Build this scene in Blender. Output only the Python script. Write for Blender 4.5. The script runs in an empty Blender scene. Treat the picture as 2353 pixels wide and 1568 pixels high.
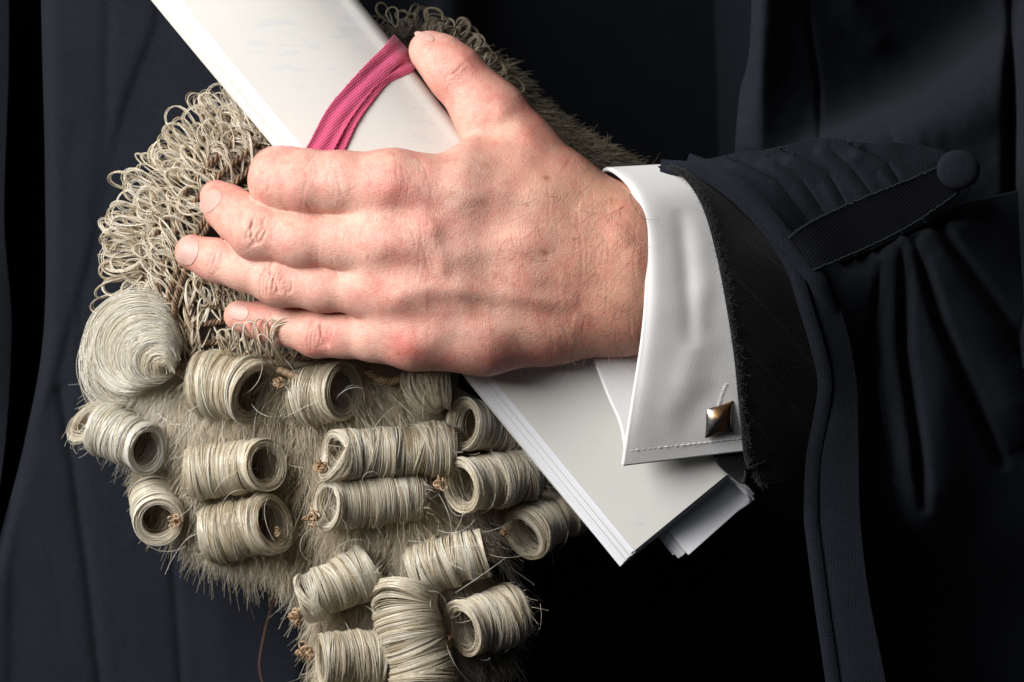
import bpy, math, random
import numpy as np
from mathutils import Vector
RNG = np.random.default_rng(7)
random.seed(7)
sc = bpy.context.scene
# ------------------------------------------------------------------ camera, world, lamps
S = 0.0001785          # metres per unit (one unit = one pixel of a 2353 px wide print at the plane y = 0)
DC = 6720.0            # camera distance in units
CX, CY = 1176.5, 784.0
cam_d = bpy.data.cameras.new('camera'); cam = bpy.data.objects.new('camera', cam_d); sc.collection.objects.link(cam)
cam.location = (0, -DC*S, 0); cam.rotation_euler = (math.radians(90), 0, 0)
cam_d.sensor_width = 36; cam_d.lens = 36*DC/2353.0
cam_d.clip_start = 0.05; cam_d.clip_end = 50
cam_d.dof.use_dof = True; cam_d.dof.focus_distance = (DC-330)*S; cam_d.dof.aperture_fstop = 13
sc.camera = cam
w = bpy.data.worlds.new('World'); sc.world = w; w.use_nodes = True
w.node_tree.nodes['Background'].inputs[0].default_value = (0.55, 0.62, 0.75, 1)
w.node_tree.nodes['Background'].inputs[1].default_value = 0.02
def area(name, loc, target, size, energy, col):
    d = bpy.data.lights.new(name, 'AREA'); d.energy = energy; d.shape = 'RECTANGLE'; d.size = size[0]; d.size_y = size[1]; d.color = col
    o = bpy.data.objects.new(name, d); sc.collection.objects.link(o); o.location = loc
    o.rotation_euler = (Vector(target)-Vector(loc)).to_track_quat('-Z', 'Y').to_euler()
    return o
area('key_softbox', (-1.04, -0.92, 0.66), (-0.05, 0, 0.02), (0.85, 1.05), 49, (1.0, 0.985, 0.96))
area('fill_card', (-0.55, -1.7, 0.6), (-0.1, 0, 0), (0.9, 0.7), 2.7, (0.9, 0.95, 1.0))
sc.view_settings.view_transform = 'Standard'; sc.view_settings.look = 'None'
sc.cycles.diffuse_bounces = 8; sc.cycles.max_bounces = 14; sc.view_settings.exposure = 0; sc.view_settings.gamma = 1

# ------------------------------------------------------------------ helpers
def P(A):
    A = np.asarray(A, float); k = (DC-A[..., 2])/DC
    return np.stack([(A[..., 0]-CX)*S*k, -A[..., 2]*S, (CY-A[..., 1])*S*k], -1)
def mesh_np(name, V, F, mat, parent=None, smooth=True, attrs=None, world=False, kind=None, label=None):
    """V in print units (x, y, height towards camera) unless world"""
    if not world: V = P(V)
    V = np.asarray(V, np.float32); F = np.asarray(F, np.int32)
    me = bpy.data.meshes.new(name); n, k = F.shape
    me.vertices.add(len(V)); me.vertices.foreach_set('co', V.ravel())
    me.loops.add(n*k); me.loops.foreach_set('vertex_index', F.ravel())
    me.polygons.add(n); me.polygons.foreach_set('loop_start', np.arange(0, n*k, k, dtype=np.int32))
    me.polygons.foreach_set('loop_total', np.full(n, k, np.int32))
    if attrs:
        for an, av in attrs.items():
            a = me.attributes.new(an, 'FLOAT', 'POINT'); a.data.foreach_set('value', np.asarray(av, np.float32))
    me.update(calc_edges=True)
    me.polygons.foreach_set('use_smooth', np.full(n, smooth)); me.materials.append(mat)
    o = bpy.data.objects.new(name, me); sc.collection.objects.link(o)
    if parent is not None:
        o.parent = parent
        if parent.type == 'EMPTY': o.location = -parent.location
    if kind: o['kind'] = kind
    if label: o['label'] = label
    return o
def thing(name, p, label, cat):
    o = bpy.data.objects.new(name, None); sc.collection.objects.link(o)
    o.location = P(np.array(p, float)).tolist(); o.empty_display_size = 0.02
    o['label'] = label; o['category'] = cat
    return o
def cat(pts, n):
    """Catmull-Rom through pts, n samples (chord-uniform)"""
    p = np.asarray(pts, float)
    if len(p) == 2: p = np.array([p[0], (p[0]+p[1])/2, p[1]])
    q = np.vstack([2*p[0]-p[1], p, 2*p[-1]-p[-2]])
    seg = np.linalg.norm(np.diff(p, axis=0), axis=1); c = np.r_[0, np.cumsum(seg)]
    u = np.linspace(0, c[-1], n); i = np.clip(np.searchsorted(c, u, 'right')-1, 0, len(p)-2)
    t = ((u-c[i])/np.maximum(seg[i], 1e-9))[:, None]
    a, b, d, e = q[i], q[i+1], q[i+2], q[i+3]
    return .5*((2*b)+(-a+d)*t+(2*a-5*b+4*d-e)*t*t+(-a+3*b-3*d+e)*t**3)
def loft(rows, nu, nv):
    """rows: list of polylines; smooth both ways -> (nu, nv, 3)"""
    R = np.array([cat(r, nv) for r in rows]); out = np.zeros((nu, nv, 3))
    # common parameter: mean chord
    seg = np.linalg.norm(np.diff(R, axis=0), axis=2).mean(1); c = np.r_[0, np.cumsum(seg)]
    u = np.linspace(0, c[-1], nu); i = np.clip(np.searchsorted(c, u, 'right')-1, 0, len(R)-2)
    t = ((u-c[i])/seg[i])[:, None, None]
    q = np.concatenate([(2*R[0]-R[1])[None], R, (2*R[-1]-R[-2])[None]])
    a, b, d, e = q[i], q[i+1], q[i+2], q[i+3]
    return .5*((2*b)+(-a+d)*t+(2*a-5*b+4*d-e)*t*t+(-a+3*b-3*d+e)*t**3)
def gnorm(G):
    du = np.gradient(G, axis=0); dv = np.gradient(G, axis=1)
    n = np.cross(du, dv); n /= np.linalg.norm(n, axis=-1, keepdims=True)+1e-12
    return n
def thick(G, t, seg=3, flip=False):
    """closed sheet of thickness t with rounded edges from a grid of points (front = +h side)"""
    N = gnorm(G)
    if (N[..., 2].mean() < 0) != flip: N = -N
    nu, nv, _ = G.shape; V = []; F = []
    def grid(A, rev):
        b = sum(len(v) for v in V); V.append(A.reshape(-1, 3)); m, n2 = A.shape[:2]
        idx = b+np.arange(m*n2).reshape(m, n2)
        q = np.stack([idx[:-1, :-1], idx[1:, :-1], idx[1:, 1:], idx[:-1, 1:]], -1).reshape(-1, 4)
        F.append(q[:, ::-1] if rev else q); return idx
    h = t/2
    # is orientation du x dv = +N ?
    c = np.cross(np.gradient(G, axis=0), np.gradient(G, axis=1)); pos = (c*N).sum() > 0
    grid(G+N*h, not pos); grid(G-N*h, pos)
    for side in range(4):
        E = [G[0], G[-1], G[:, 0], G[:, -1]][side]; I = [G[1], G[-2], G[:, 1], G[:, -2]][side]; n_ = [N[0], N[-1], N[:, 0], N[:, -1]][side]
        o = E-I; o -= (o*n_).sum(-1, keepdims=True)*n_; o /= np.linalg.norm(o, axis=-1, keepdims=True)+1e-9
        A = np.array([E+n_*h*math.cos(a)+o*h*math.sin(a) for a in np.linspace(0, math.pi, seg+2)])
        grid(A, (side in (0, 3)) == pos)
    return np.vstack(V), np.vstack(F)
def sheet(name, G, t, mat, parent, **kw):
    V, F = thick(G, t); return mesh_np(name, V, F, mat, parent, **kw)
def pdist(X, Y, poly):
    """distance, side sign, arc parameter 0..1 to a polyline"""
    p = np.asarray(poly, float); best = np.full(np.shape(X), 1e9); sg = np.zeros(np.shape(X)); tt = np.zeros(np.shape(X))
    L = np.r_[0, np.cumsum(np.linalg.norm(np.diff(p, axis=0), axis=1))]
    for i in range(len(p)-1):
        a, b = p[i], p[i+1]; d = b-a; l2 = (d**2).sum()+1e-9
        t = np.clip(((X-a[0])*d[0]+(Y-a[1])*d[1])/l2, 0, 1)
        dx = X-a[0]-t*d[0]; dy = Y-a[1]-t*d[1]; D = np.hypot(dx, dy); m = D < best
        best = np.where(m, D, best); sg = np.where(m, np.sign(d[0]*dy-d[1]*dx), sg); tt = np.where(m, (L[i]+t*math.sqrt(l2))/L[-1], tt)
    return best, sg, tt
def ridge(X, Y, poly, wd, amp, taper=True):
    d, s, t = pdist(X, Y, poly); f = np.exp(-(d/wd)**2)
    if taper: f = f*np.clip(np.minimum(t, 1-t)*6, 0.0, 1)**.5
    return amp*f
def step(X, Y, poly, wd, amp):
    d, s, t = pdist(X, Y, poly); return amp/(1+np.exp(-np.clip(d*s/wd, -30, 30)))
def vnoise(X, Y, scale, seed=0):
    r = np.random.default_rng(seed); T = r.random((64, 64)); x = X/scale; y = Y/scale
    xi = np.floor(x).astype(int); yi = np.floor(y).astype(int); fx = x-xi; fy = y-yi; fx = fx*fx*(3-2*fx); fy = fy*fy*(3-2*fy)
    g = lambda a, b: T[a % 64, b % 64]
    return (g(xi, yi)*(1-fx)+g(xi+1, yi)*fx)*(1-fy)+(g(xi, yi+1)*(1-fx)+g(xi+1, yi+1)*fx)*fy-.5
def tubes(Pth, rad, ref, sides=3, tone=None):
    """Pth (N, M, 3) strand paths, rad (N,) or (N, M), ref (N, 3) or (3,) reference vector"""
    N, M, _ = Pth.shape; T = np.gradient(Pth, axis=1); T /= np.linalg.norm(T, axis=2, keepdims=True)+1e-9
    ref = np.broadcast_to(np.asarray(ref, float)[..., None, :] if np.ndim(ref) == 2 else np.asarray(ref, float), (N, M, 3))
    n1 = np.cross(T, ref); n1 /= np.linalg.norm(n1, axis=2, keepdims=True)+1e-9; n2 = np.cross(T, n1)
    rad = np.asarray(rad, float); rad = rad[:, None] if rad.ndim == 1 else rad
    rad = np.broadcast_to(rad, (N, M))
    a = np.arange(sides)*2*math.pi/sides
    V = Pth[:, :, None, :]+rad[:, :, None, None]*(np.cos(a)[None, None, :, None]*n1[:, :, None, :]+np.sin(a)[None, None, :, None]*n2[:, :, None, :])
    idx = np.arange(N*M*sides).reshape(N, M, sides); nx = np.roll(idx, -1, axis=2)
    F = np.stack([idx[:, :-1], nx[:, :-1], nx[:, 1:], idx[:, 1:]], -1).reshape(-1, 4)
    tn = np.repeat(tone if tone is not None else RNG.random(N), M*sides)
    return V.reshape(-1, 3), F, tn
class Bag:
    def __init__(s): s.V = []; s.F = []; s.T = []; s.n = 0
    def add(s, V, F, T): s.V.append(V); s.F.append(F+s.n); s.T.append(T); s.n += len(V)
    def build(s, name, mat, parent, **kw):
        return mesh_np(name, np.vstack(s.V), np.vstack(s.F), mat, parent, attrs={'tone': np.concatenate(s.T)}, **kw)

# ---- implicit solids
def smin(a, b, k):
    h = np.maximum(k-np.abs(a-b), 0)/k; return np.minimum(a, b)-h*h*k*.25
def cone(p, a, b, ra, rb, sq=1.0):
    a = np.asarray(a, float); b = np.asarray(b, float); d = b-a; l2 = (d*d).sum()+1e-9
    q = p-a; t = np.clip((q@d)/l2, 0, 1); v = q-t[..., None]*d
    if sq != 1.0: v = v*np.array([1, 1, 1/sq])
    return np.sqrt((v*v).sum(-1))-(ra+(rb-ra)*t)
def chain(p, pts, k, sq=1.0):
    d = None
    for u, v in zip(pts[:-1], pts[1:]):
        c = cone(p, u[:3], v[:3], u[3], v[3], sq); d = c if d is None else smin(d, c, k)
    return d
def nets(f, lo, hi, st):
    ax = [np.arange(lo[i], hi[i]+st, st) for i in range(3)]; n = [len(a) for a in ax]
    Fv = np.empty(n, np.float32)
    yy, zz = np.meshgrid(ax[1], ax[2], indexing='ij')
    for s0 in range(0, n[0], 16):
        xs = ax[0][s0:s0+16]; q = np.empty((len(xs), n[1], n[2], 3)); q[..., 0] = xs[:, None, None]; q[..., 1] = yy; q[..., 2] = zz
        Fv[s0:s0+16] = f(q)
    sg = Fv < 0; c = [i-1 for i in n]; cnt = np.zeros(c); acc = np.zeros(c+[3])
    offs = [(0,0,0),(1,0,0),(0,1,0),(1,1,0),(0,0,1),(1,0,1),(0,1,1),(1,1,1)]
    def sub(A, o): return A[o[0]:o[0]+c[0], o[1]:o[1]+c[1], o[2]:o[2]+c[2]]
    for o in offs:
        for x in range(3):
            if o[x]: continue
            o2 = list(o); o2[x] = 1; a = sub(Fv, o); b = sub(Fv, o2); m = (a < 0) != (b < 0)
            t = np.where(m, a/np.where(m, a-b, 1), 0)
            for y in range(3): acc[..., y] += np.where(m, o[y]+(t if y == x else 0), 0)
            cnt += m
    act = cnt > 0; idx = np.full(c, -1); idx[act] = np.arange(act.sum()); base = np.argwhere(act)
    V = np.asarray(lo)+st*(base+acc[act]/cnt[act][:, None]); F = []
    for x in range(3):
        y, z = (x+1) % 3, (x+2) % 3; sl0 = [slice(None)]*3; sl1 = [slice(None)]*3; sl0[x] = slice(0, -1); sl1[x] = slice(1, None)
        m = sg[tuple(sl0)] != sg[tuple(sl1)]; e = np.argwhere(m)
        e = e[(e[:, y] > 0) & (e[:, z] > 0) & (e[:, y] < n[y]-1) & (e[:, z] < n[z]-1)]
        ins = sg[tuple(e.T)]
        def g(dy, dz):
            q = e.copy(); q[:, y] += dy; q[:, z] += dz; return idx[tuple(q.T)]
        Q = np.stack([g(-1, -1), g(0, -1), g(0, 0), g(-1, 0)], -1); Q[~ins] = Q[~ins][:, ::-1]; F.append(Q)
    return V, np.vstack(F)
def subdiv(V, F):
    E = np.concatenate([np.stack([F[:, i], F[:, (i+1) % 4]], -1) for i in range(4)]); Es = np.sort(E, 1)
    U, inv = np.unique(Es[:, 0].astype(np.int64)*len(V)+Es[:, 1], return_inverse=True)
    mid = (V[U//len(V)]+V[U % len(V)])/2; cen = V[F].mean(1); nV = np.vstack([V, mid, cen])
    m = inv.reshape(4, -1).T+len(V); c = len(V)+len(mid)+np.arange(len(F))
    return nV, np.vstack([np.stack([F[:, i], m[:, i], c, m[:, (i-1) % 4]], -1) for i in range(4)])
def grad(f, V, e=1.0):
    K = np.array([[1, -1, -1], [-1, -1, 1], [-1, 1, -1], [1, 1, 1]], float)
    g = sum(k*f(V+k*e)[:, None] for k in K); return g/(np.linalg.norm(g, axis=1, keepdims=True)+1e-9)
def project(f, V, it=2):
    for _ in range(it): V = V-grad(f, V)*np.clip(f(V), -4, 4)[:, None]
    return V
def front_h(f, X, Y, top=700, low=-300, it=60):
    X = np.asarray(X, float); Y = np.asarray(Y, float); h = np.full(X.shape, float(top))
    for _ in range(it): h = np.where(h > low, h-np.maximum(f(np.stack([X, Y, h], -1))*.9, 0.0), h)
    hit = f(np.stack([X, Y, h], -1)) < 2.0
    return np.where(hit & (h > low), h, np.nan)

# ------------------------------------------------------------------ materials
def nmat(name):
    m = bpy.data.materials.new(name); m.use_nodes = True; nt = m.node_tree; b = nt.nodes['Principled BSDF']
    def N(t, **kw):
        n = nt.nodes.new(t)
        for k, v in kw.items():
            if k.startswith('i_'):
                n.inputs[k[2:].replace('_', ' ')].default_value = v
            else: setattr(n, k, v)
        return n
    def Lk(a, b_): nt.links.new(a, b_)
    return m, nt, b, N, Lk
def ramp(N, pts):
    r = N('ShaderNodeValToRGB'); e = r.color_ramp.elements
    e[0].position, e[0].color = pts[0][0], (*pts[0][1], 1); e[1].position, e[1].color = pts[-1][0], (*pts[-1][1], 1)
    for p, c in pts[1:-1]:
        x = e.new(p); x.color = (*c, 1)
    return r
def mathn(N, Lk, op, a, b=None, c=None):
    n = N('ShaderNodeMath', operation=op)
    for i, v in enumerate((a, b, c)):
        if v is None: continue
        if isinstance(v, (int, float)): n.inputs[i].default_value = v
        else: Lk(v, n.inputs[i])
    return n.outputs[0]
def mixc(N, Lk, f, a, b, mode='MIX'):
    n = N('ShaderNodeMix', data_type='RGBA', blend_type=mode)
    for i, v in ((0, f), (6, a), (7, b)):
        if isinstance(v, (int, float)): n.inputs[i].default_value = v
        elif isinstance(v, tuple): n.inputs[i].default_value = (*v, 1)
        else: Lk(v, n.inputs[i])
    return n.outputs[2]
def hair_mat(name, c0, c1, c2, rough=.33, sss=0.0):
    m, nt, b, N, Lk = nmat(name)
    a = N('ShaderNodeAttribute', attribute_name='tone')
    r = ramp(N, [(0, c0), (.5, c1), (1, c2)]); Lk(a.outputs['Fac'], r.inputs[0]); Lk(r.outputs[0], b.inputs['Base Color'])
    b.inputs['Roughness'].default_value = rough; b.inputs['Specular IOR Level'].default_value = .85; b.inputs['IOR'].default_value = 1.7
    tr = N('ShaderNodeBsdfTranslucent'); Lk(r.outputs[0], tr.inputs[0]); mx = N('ShaderNodeMixShader'); mx.inputs[0].default_value = .42
    Lk(b.outputs[0], mx.inputs[1]); Lk(tr.outputs[0], mx.inputs[2]); Lk(mx.outputs[0], nt.nodes['Material Output'].inputs[0])
    return m
def cloth_mat(name, c0, c1, scale, bump, rough=.85, sheen=.3, rot=0.0, stripes=None, fuzz=0.0):
    m, nt, b, N, Lk = nmat(name)
    tc = N('ShaderNodeTexCoord'); mp = N('ShaderNodeMapping'); mp.inputs['Rotation'].default_value = (0, rot, 0); Lk(tc.outputs['Object'], mp.inputs[0])
    w1 = N('ShaderNodeTexWave', bands_direction='X', i_Scale=scale, i_Distortion=.6, i_Detail=1.0); Lk(mp.outputs[0], w1.inputs[0])
    w2 = N('ShaderNodeTexWave', bands_direction='Z', i_Scale=scale, i_Distortion=.6, i_Detail=1.0); Lk(mp.outputs[0], w2.inputs[0])
    weave = mathn(N, Lk, 'MULTIPLY', w1.outputs[1], w2.outputs[1])
    no = N('ShaderNodeTexNoise', i_Scale=60.0, i_Detail=6.0); Lk(tc.outputs['Object'], no.inputs[0])
    nf = N('ShaderNodeTexNoise', i_Scale=1500.0, i_Detail=2.0); Lk(tc.outputs['Object'], nf.inputs[0])
    f = mathn(N, Lk, 'ADD', mathn(N, Lk, 'MULTIPLY', weave, .5), mathn(N, Lk, 'MULTIPLY', no.outputs[0], .5))
    f = mathn(N, Lk, 'ADD', f, mathn(N, Lk, 'MULTIPLY', mathn(N, Lk, 'SUBTRACT', nf.outputs[0], .5), fuzz))
    col = mixc(N, Lk, f, c0, c1)
    if stripes:
        ws = N('ShaderNodeTexWave', bands_direction='DIAGONAL', i_Scale=stripes, i_Distortion=.0); Lk(mp.outputs[0], ws.inputs[0])
        g = mathn(N, Lk, 'GREATER_THAN', ws.outputs[1], .985); col = mixc(N, Lk, mathn(N, Lk, 'MULTIPLY', g, .35), col, (.022, .022, .025))
    Lk(col, b.inputs['Base Color'])
    b.inputs['Roughness'].default_value = rough; b.inputs['Sheen Weight'].default_value = sheen; b.inputs['Sheen Roughness'].default_value = .5
    b.inputs['Specular IOR Level'].default_value = .12
    bp = N('ShaderNodeBump', i_Strength=bump, i_Distance=.0002); Lk(mathn(N, Lk, 'ADD', weave, mathn(N, Lk, 'MULTIPLY', nf.outputs[0], .6)), bp.inputs['Height']); Lk(bp.outputs[0], b.inputs['Normal'])
    return m
M = {}
M['gown'] = cloth_mat('gown_cloth', (.0068, .0083, .0120), (.0155, .0188, .0272), 560, .9, .9, .02, fuzz=1.6)
M['trim'] = cloth_mat('black_trim', (.0030, .0034, .0046), (.007, .008, .011), 240, .6, .8, .0, rot=.9)
M['wool'] = cloth_mat('charcoal_wool', (.002, .002, .0025), (.013, .013, .0145), 420, .9, .95, .08, rot=.3, stripes=22, fuzz=2.2)
M['cotton'] = cloth_mat('white_cotton', (.67, .66, .655), (.75, .74, .73), 620, .18, .8, .1, rot=.12)
M['tape'] = cloth_mat('pink_tape', (.47, .055, .135), (.66, .13, .235), 330, 1.0, .7, .3, rot=.66, fuzz=.3)
M['stitch'] = cloth_mat('green_stitch', (.006, .012, .014), (.010, .020, .022), 500, .3)
M['cream'] = None
def paper_mat(name, c0, c1, spots=False):
    m, nt, b, N, Lk = nmat(name); tc = N('ShaderNodeTexCoord')
    n = N('ShaderNodeTexNoise', i_Scale=900.0, i_Detail=3.0); Lk(tc.outputs['Object'], n.inputs[0])
    n2 = N('ShaderNodeTexNoise', i_Scale=45.0, i_Detail=3.0); Lk(tc.outputs['Object'], n2.inputs[0])
    f = mathn(N, Lk, 'ADD', mathn(N, Lk, 'MULTIPLY', n.outputs[0], .5), mathn(N, Lk, 'MULTIPLY', n2.outputs[0], .5))
    col = mixc(N, Lk, f, c0, c1)
    if spots:   # print on the inside showing faintly through the sheet
        mp = N('ShaderNodeMapping'); mp.inputs['Rotation'].default_value = (0, math.radians(-39), 0); mp.inputs['Scale'].default_value = (60, 60, 320); Lk(tc.outputs['Object'], mp.inputs[0])
        n3 = N('ShaderNodeTexNoise', i_Scale=1.0, i_Detail=4.0, i_Roughness=.7); Lk(mp.outputs[0], n3.inputs[0])
        n4 = N('ShaderNodeTexNoise', i_Scale=22.0, i_Detail=1.0); Lk(tc.outputs['Object'], n4.inputs[0])
        k = mathn(N, Lk, 'MULTIPLY', mathn(N, Lk, 'GREATER_THAN', n4.outputs[0], .57), mathn(N, Lk, 'MULTIPLY', mathn(N, Lk, 'GREATER_THAN', n3.outputs[0], .56), .16))
        col = mixc(N, Lk, k, col, (.35, .40, .52))
    Lk(col, b.inputs['Base Color']); b.inputs['Roughness'].default_value = .75; b.inputs['Specular IOR Level'].default_value = .3
    bp = N('ShaderNodeBump', i_Strength=.25, i_Distance=.0001); Lk(n.outputs[0], bp.inputs['Height']); Lk(bp.outputs[0], b.inputs['Normal'])
    return m
M['cream'] = paper_mat('cream_paper', (.58, .568, .53), (.63, .615, .58), True)
M['white'] = paper_mat('white_paper', (.74, .74, .78), (.80, .80, .84))
HC = ((.44, .33, .19), (.94, .86, .69), (1.0, .985, .92))
M['hair'] = hair_mat('horsehair', *HC)
M['pale'] = hair_mat('pale_horsehair', (.88, .81, .66), (.96, .92, .82), (.98, .97, .93))
M['net'] = hair_mat('looped_horsehair', (.50, .38, .22), (.86, .77, .60), (.98, .95, .87))
M['core'] = hair_mat('horsehair_core', (.34, .26, .15), (.40, .31, .19), (.47, .38, .25), .7)  # darker than the strands, painting shade into the gaps between them
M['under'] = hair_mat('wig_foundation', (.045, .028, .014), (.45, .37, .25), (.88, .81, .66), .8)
M['knot'] = hair_mat('waxed_thread', (.40, .24, .12), (.58, .39, .22), (.76, .59, .40), .6)
M['braid'] = hair_mat('brown_thread', (.12, .06, .025), (.26, .145, .065), (.42, .26, .13), .7)
M['cord'] = hair_mat('brown_cord', (.03, .012, .008), (.05, .02, .013), (.08, .032, .02), .6)
M['fuzz'] = hair_mat('wool_fuzz', (.01, .01, .01), (.03, .03, .03), (.08, .08, .085), .9)
M['armhair'] = hair_mat('arm_hair', (.02, .01, .005), (.06, .03, .015), (.55, .38, .2), .4)
M['backfur'] = hair_mat('shaded_horsehair', (.12, .09, .05), (.24, .19, .11), (.38, .32, .22), .6)  # darker horsehair copy with shade put into its colour
def metal():
    m, nt, b, N, Lk = nmat('polished_bronze_metal'); b.inputs['Metallic'].default_value = 1; b.inputs['Roughness'].default_value = .27
    tc = N('ShaderNodeTexCoord'); n = N('ShaderNodeTexNoise', i_Scale=170.0, i_Detail=2.0); Lk(tc.outputs['Object'], n.inputs[0])
    r = ramp(N, [(.38, (.16, .155, .15)), (.48, (.30, .22, .16)), (.56, (.46, .24, .10))]); Lk(n.outputs[0], r.inputs[0]); Lk(r.outputs[0], b.inputs['Base Color'])  # grey to bronze mottling from noise
    bp = N('ShaderNodeBump', i_Strength=.25, i_Distance=.0006); Lk(n.outputs[0], bp.inputs['Height']); Lk(bp.outputs[0], b.inputs['Normal'])
    return m
M['metal'] = metal()
def skin():
    m, nt, b, N, Lk = nmat('skin'); tc = N('ShaderNodeTexCoord'); ob = tc.outputs['Object']
    red = N('ShaderNodeAttribute', attribute_name='red').outputs['Fac']; tan = N('ShaderNodeAttribute', attribute_name='tan').outputs['Fac']
    mole = N('ShaderNodeAttribute', attribute_name='mole').outputs['Fac']
    n1 = N('ShaderNodeTexNoise', i_Scale=75.0, i_Detail=4.0, i_Roughness=.6); Lk(ob, n1.inputs[0])
    n2 = N('ShaderNodeTexNoise', i_Scale=330.0, i_Detail=4.0, i_Roughness=.6); Lk(ob, n2.inputs[0])
    base = mixc(N, Lk, tan, (.68, .395, .31), (.585, .30, .195))
    f = mathn(N, Lk, 'ADD', red, mathn(N, Lk, 'MULTIPLY', mathn(N, Lk, 'SUBTRACT', n1.outputs[0], .5), 1.7))
    f = mathn(N, Lk, 'ADD', f, mathn(N, Lk, 'MULTIPLY', mathn(N, Lk, 'SUBTRACT', n2.outputs[0], .5), 1.0))
    fc = N('ShaderNodeClamp'); Lk(f, fc.inputs[0])
    col = mixc(N, Lk, fc.outputs[0], base, (.58, .19, .155))
    n3 = N('ShaderNodeTexNoise', i_Scale=110.0, i_Detail=2.0); Lk(ob, n3.inputs[0])
    g = N('ShaderNodeMapRange'); Lk(n3.outputs[0], g.inputs[0]); g.inputs[1].default_value = .66; g.inputs[2].default_value = .74
    col = mixc(N, Lk, mathn(N, Lk, 'MULTIPLY', g.outputs[0], .3), col, (.40, .17, .08))
    col = mixc(N, Lk, mole, col, (.30, .11, .05))
    Lk(col, b.inputs['Base Color'])
    b.inputs['Subsurface Weight'].default_value = .35; b.inputs['Subsurface Radius'].default_value = (1, .33, .18); b.inputs['Subsurface Scale'].default_value = .0028
    b.inputs['Specular IOR Level'].default_value = .42
    rr = N('ShaderNodeMapRange'); Lk(n2.outputs[0], rr.inputs[0]); rr.inputs[3].default_value = .36; rr.inputs[4].default_value = .52; Lk(rr.outputs[0], b.inputs['Roughness'])
    # cross-hatched skin lines
    def vor(sc_, rot):
        mp = N('ShaderNodeMapping'); mp.inputs['Rotation'].default_value = (0, rot, 0); mp.inputs['Scale'].default_value = sc_
        ns = N('ShaderNodeTexNoise', i_Scale=140.0, i_Detail=2.0); Lk(ob, ns.inputs[0])
        ad = N('ShaderNodeVectorMath', operation='MULTIPLY_ADD'); Lk(ns.outputs[1], ad.inputs[0]); ad.inputs[1].default_value = (.0035,)*3; Lk(ob, ad.inputs[2])
        Lk(ad.outputs[0], mp.inputs[0]); v = N('ShaderNodeTexVoronoi', feature='DISTANCE_TO_EDGE', i_Scale=1.0); Lk(mp.outputs[0], v.inputs[0])
        c = N('ShaderNodeMapRange'); Lk(v.outputs[0], c.inputs[0]); c.inputs[2].default_value = .16; return c.outputs[0]
    va = vor((300, 700, 1500), .5); vb = vor((1700, 800, 300), .2); vc = vor((300, 300, 620), -.5)
    hsum = mathn(N, Lk, 'ADD', mathn(N, Lk, 'ADD', va, vb), mathn(N, Lk, 'MULTIPLY', vc, .5))
    hsum = mathn(N, Lk, 'ADD', hsum, mathn(N, Lk, 'MULTIPLY', n2.outputs[0], .35))
    bp = N('ShaderNodeBump', i_Strength=.45, i_Distance=.00014); Lk(hsum, bp.inputs['Height']); Lk(bp.outputs[0], b.inputs['Normal'])
    return m
M['skin'] = skin()
def nail():
    m, nt, b, N, Lk = nmat('fingernail'); tc = N('ShaderNodeTexCoord'); n = N('ShaderNodeTexNoise', i_Scale=400.0); Lk(tc.outputs['Object'], n.inputs[0])
    Lk(mixc(N, Lk, n.outputs[0], (.52, .295, .245), (.60, .375, .325)), b.inputs['Base Color']); b.inputs['Roughness'].default_value = .42; b.inputs['Specular IOR Level'].default_value = .3
    b.inputs['Subsurface Weight'].default_value = .3; b.inputs['Subsurface Scale'].default_value = .002; b.inputs['Subsurface Radius'].default_value = (1, .4, .3)
    return m
M['nail'] = nail()

# ================================================================== PERSON: gown body, sleeves, cuff, hand
person = thing('person', (1500, 1500, -300), 'person in black gown and white shirt cuff, one hand on rolled papers and wig', 'person')

def region(left, right, nu, nv, hf):
    A = cat(left, nu); B = cat(right, nu); v = np.linspace(0, 1, nv)[None, :, None]
    G = A[:, None]*(1-v)+B[:, None]*v; X, Y = G[..., 0], G[..., 1]
    return np.stack([X, Y, hf(X, Y)], -1)
# --- gown front (behind everything)
EDGE = [(96, -500, 0), (99, 0, 0), (108, 400, 0), (105, 760, 0), (60, 1020, 0), (5, 1230, 0), (-70, 1500, 0), (-130, 2200, 0)]
def h_gown(X, Y):
    h = -250+.05*(X-100)
    d, sg, t = pdist(X, Y, [p[:2] for p in EDGE]); h = h-26*np.exp(-(d/16)**2)
    h += step(X, Y, [(395, -200), (350, 60), (285, 230), (250, 350), (225, 480), (200, 600), (165, 720), (120, 880), (60, 1060), (20, 1300), (10, 1900)], 5, 11)
    h -= ridge(X, Y, [(140, 900), (170, 1080), (200, 1300), (235, 1600), (250, 1900)], 14, 13, False)
    h -= ridge(X, Y, [(395, 1250), (420, 1600), (425, 1900)], 14, 9, False)
    h += ridge(X, Y, [(500, 1200), (520, 1900)], 40, 5, False)
    h -= ridge(X, Y, [(255, -300), (245, 300), (215, 500)], 16, 5, False)
    h += 4*vnoise(X, Y*.3, 170, 3)+1.0*vnoise(X, Y*.4, 40, 4)
    h -= 1.05*np.clip(X-640-.03*Y, 0, 1000)
    h += 60*np.exp(-((X-1040)/60)**2)
    rc = np.random.default_rng(90)
    for i in range(26):
        x0, y0 = rc.uniform(110, 640), rc.uniform(0, 1560); l_ = rc.uniform(60, 200); k_ = rc.normal(0, .25)
        h += ridge(X, Y, [(x0-k_*l_, y0-l_), (x0, y0), (x0+k_*l_+rc.normal(0, 12), y0+l_)], rc.uniform(5, 12), rc.uniform(-3, 3))
    return h
G = region(EDGE, [(2800, -500, 0), (2800, 2200, 0)], 260, 420, h_gown)
sheet('gown_front', G, 9, M['gown'], person, label='black gown front hanging in long vertical folds behind the wig and papers')
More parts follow.
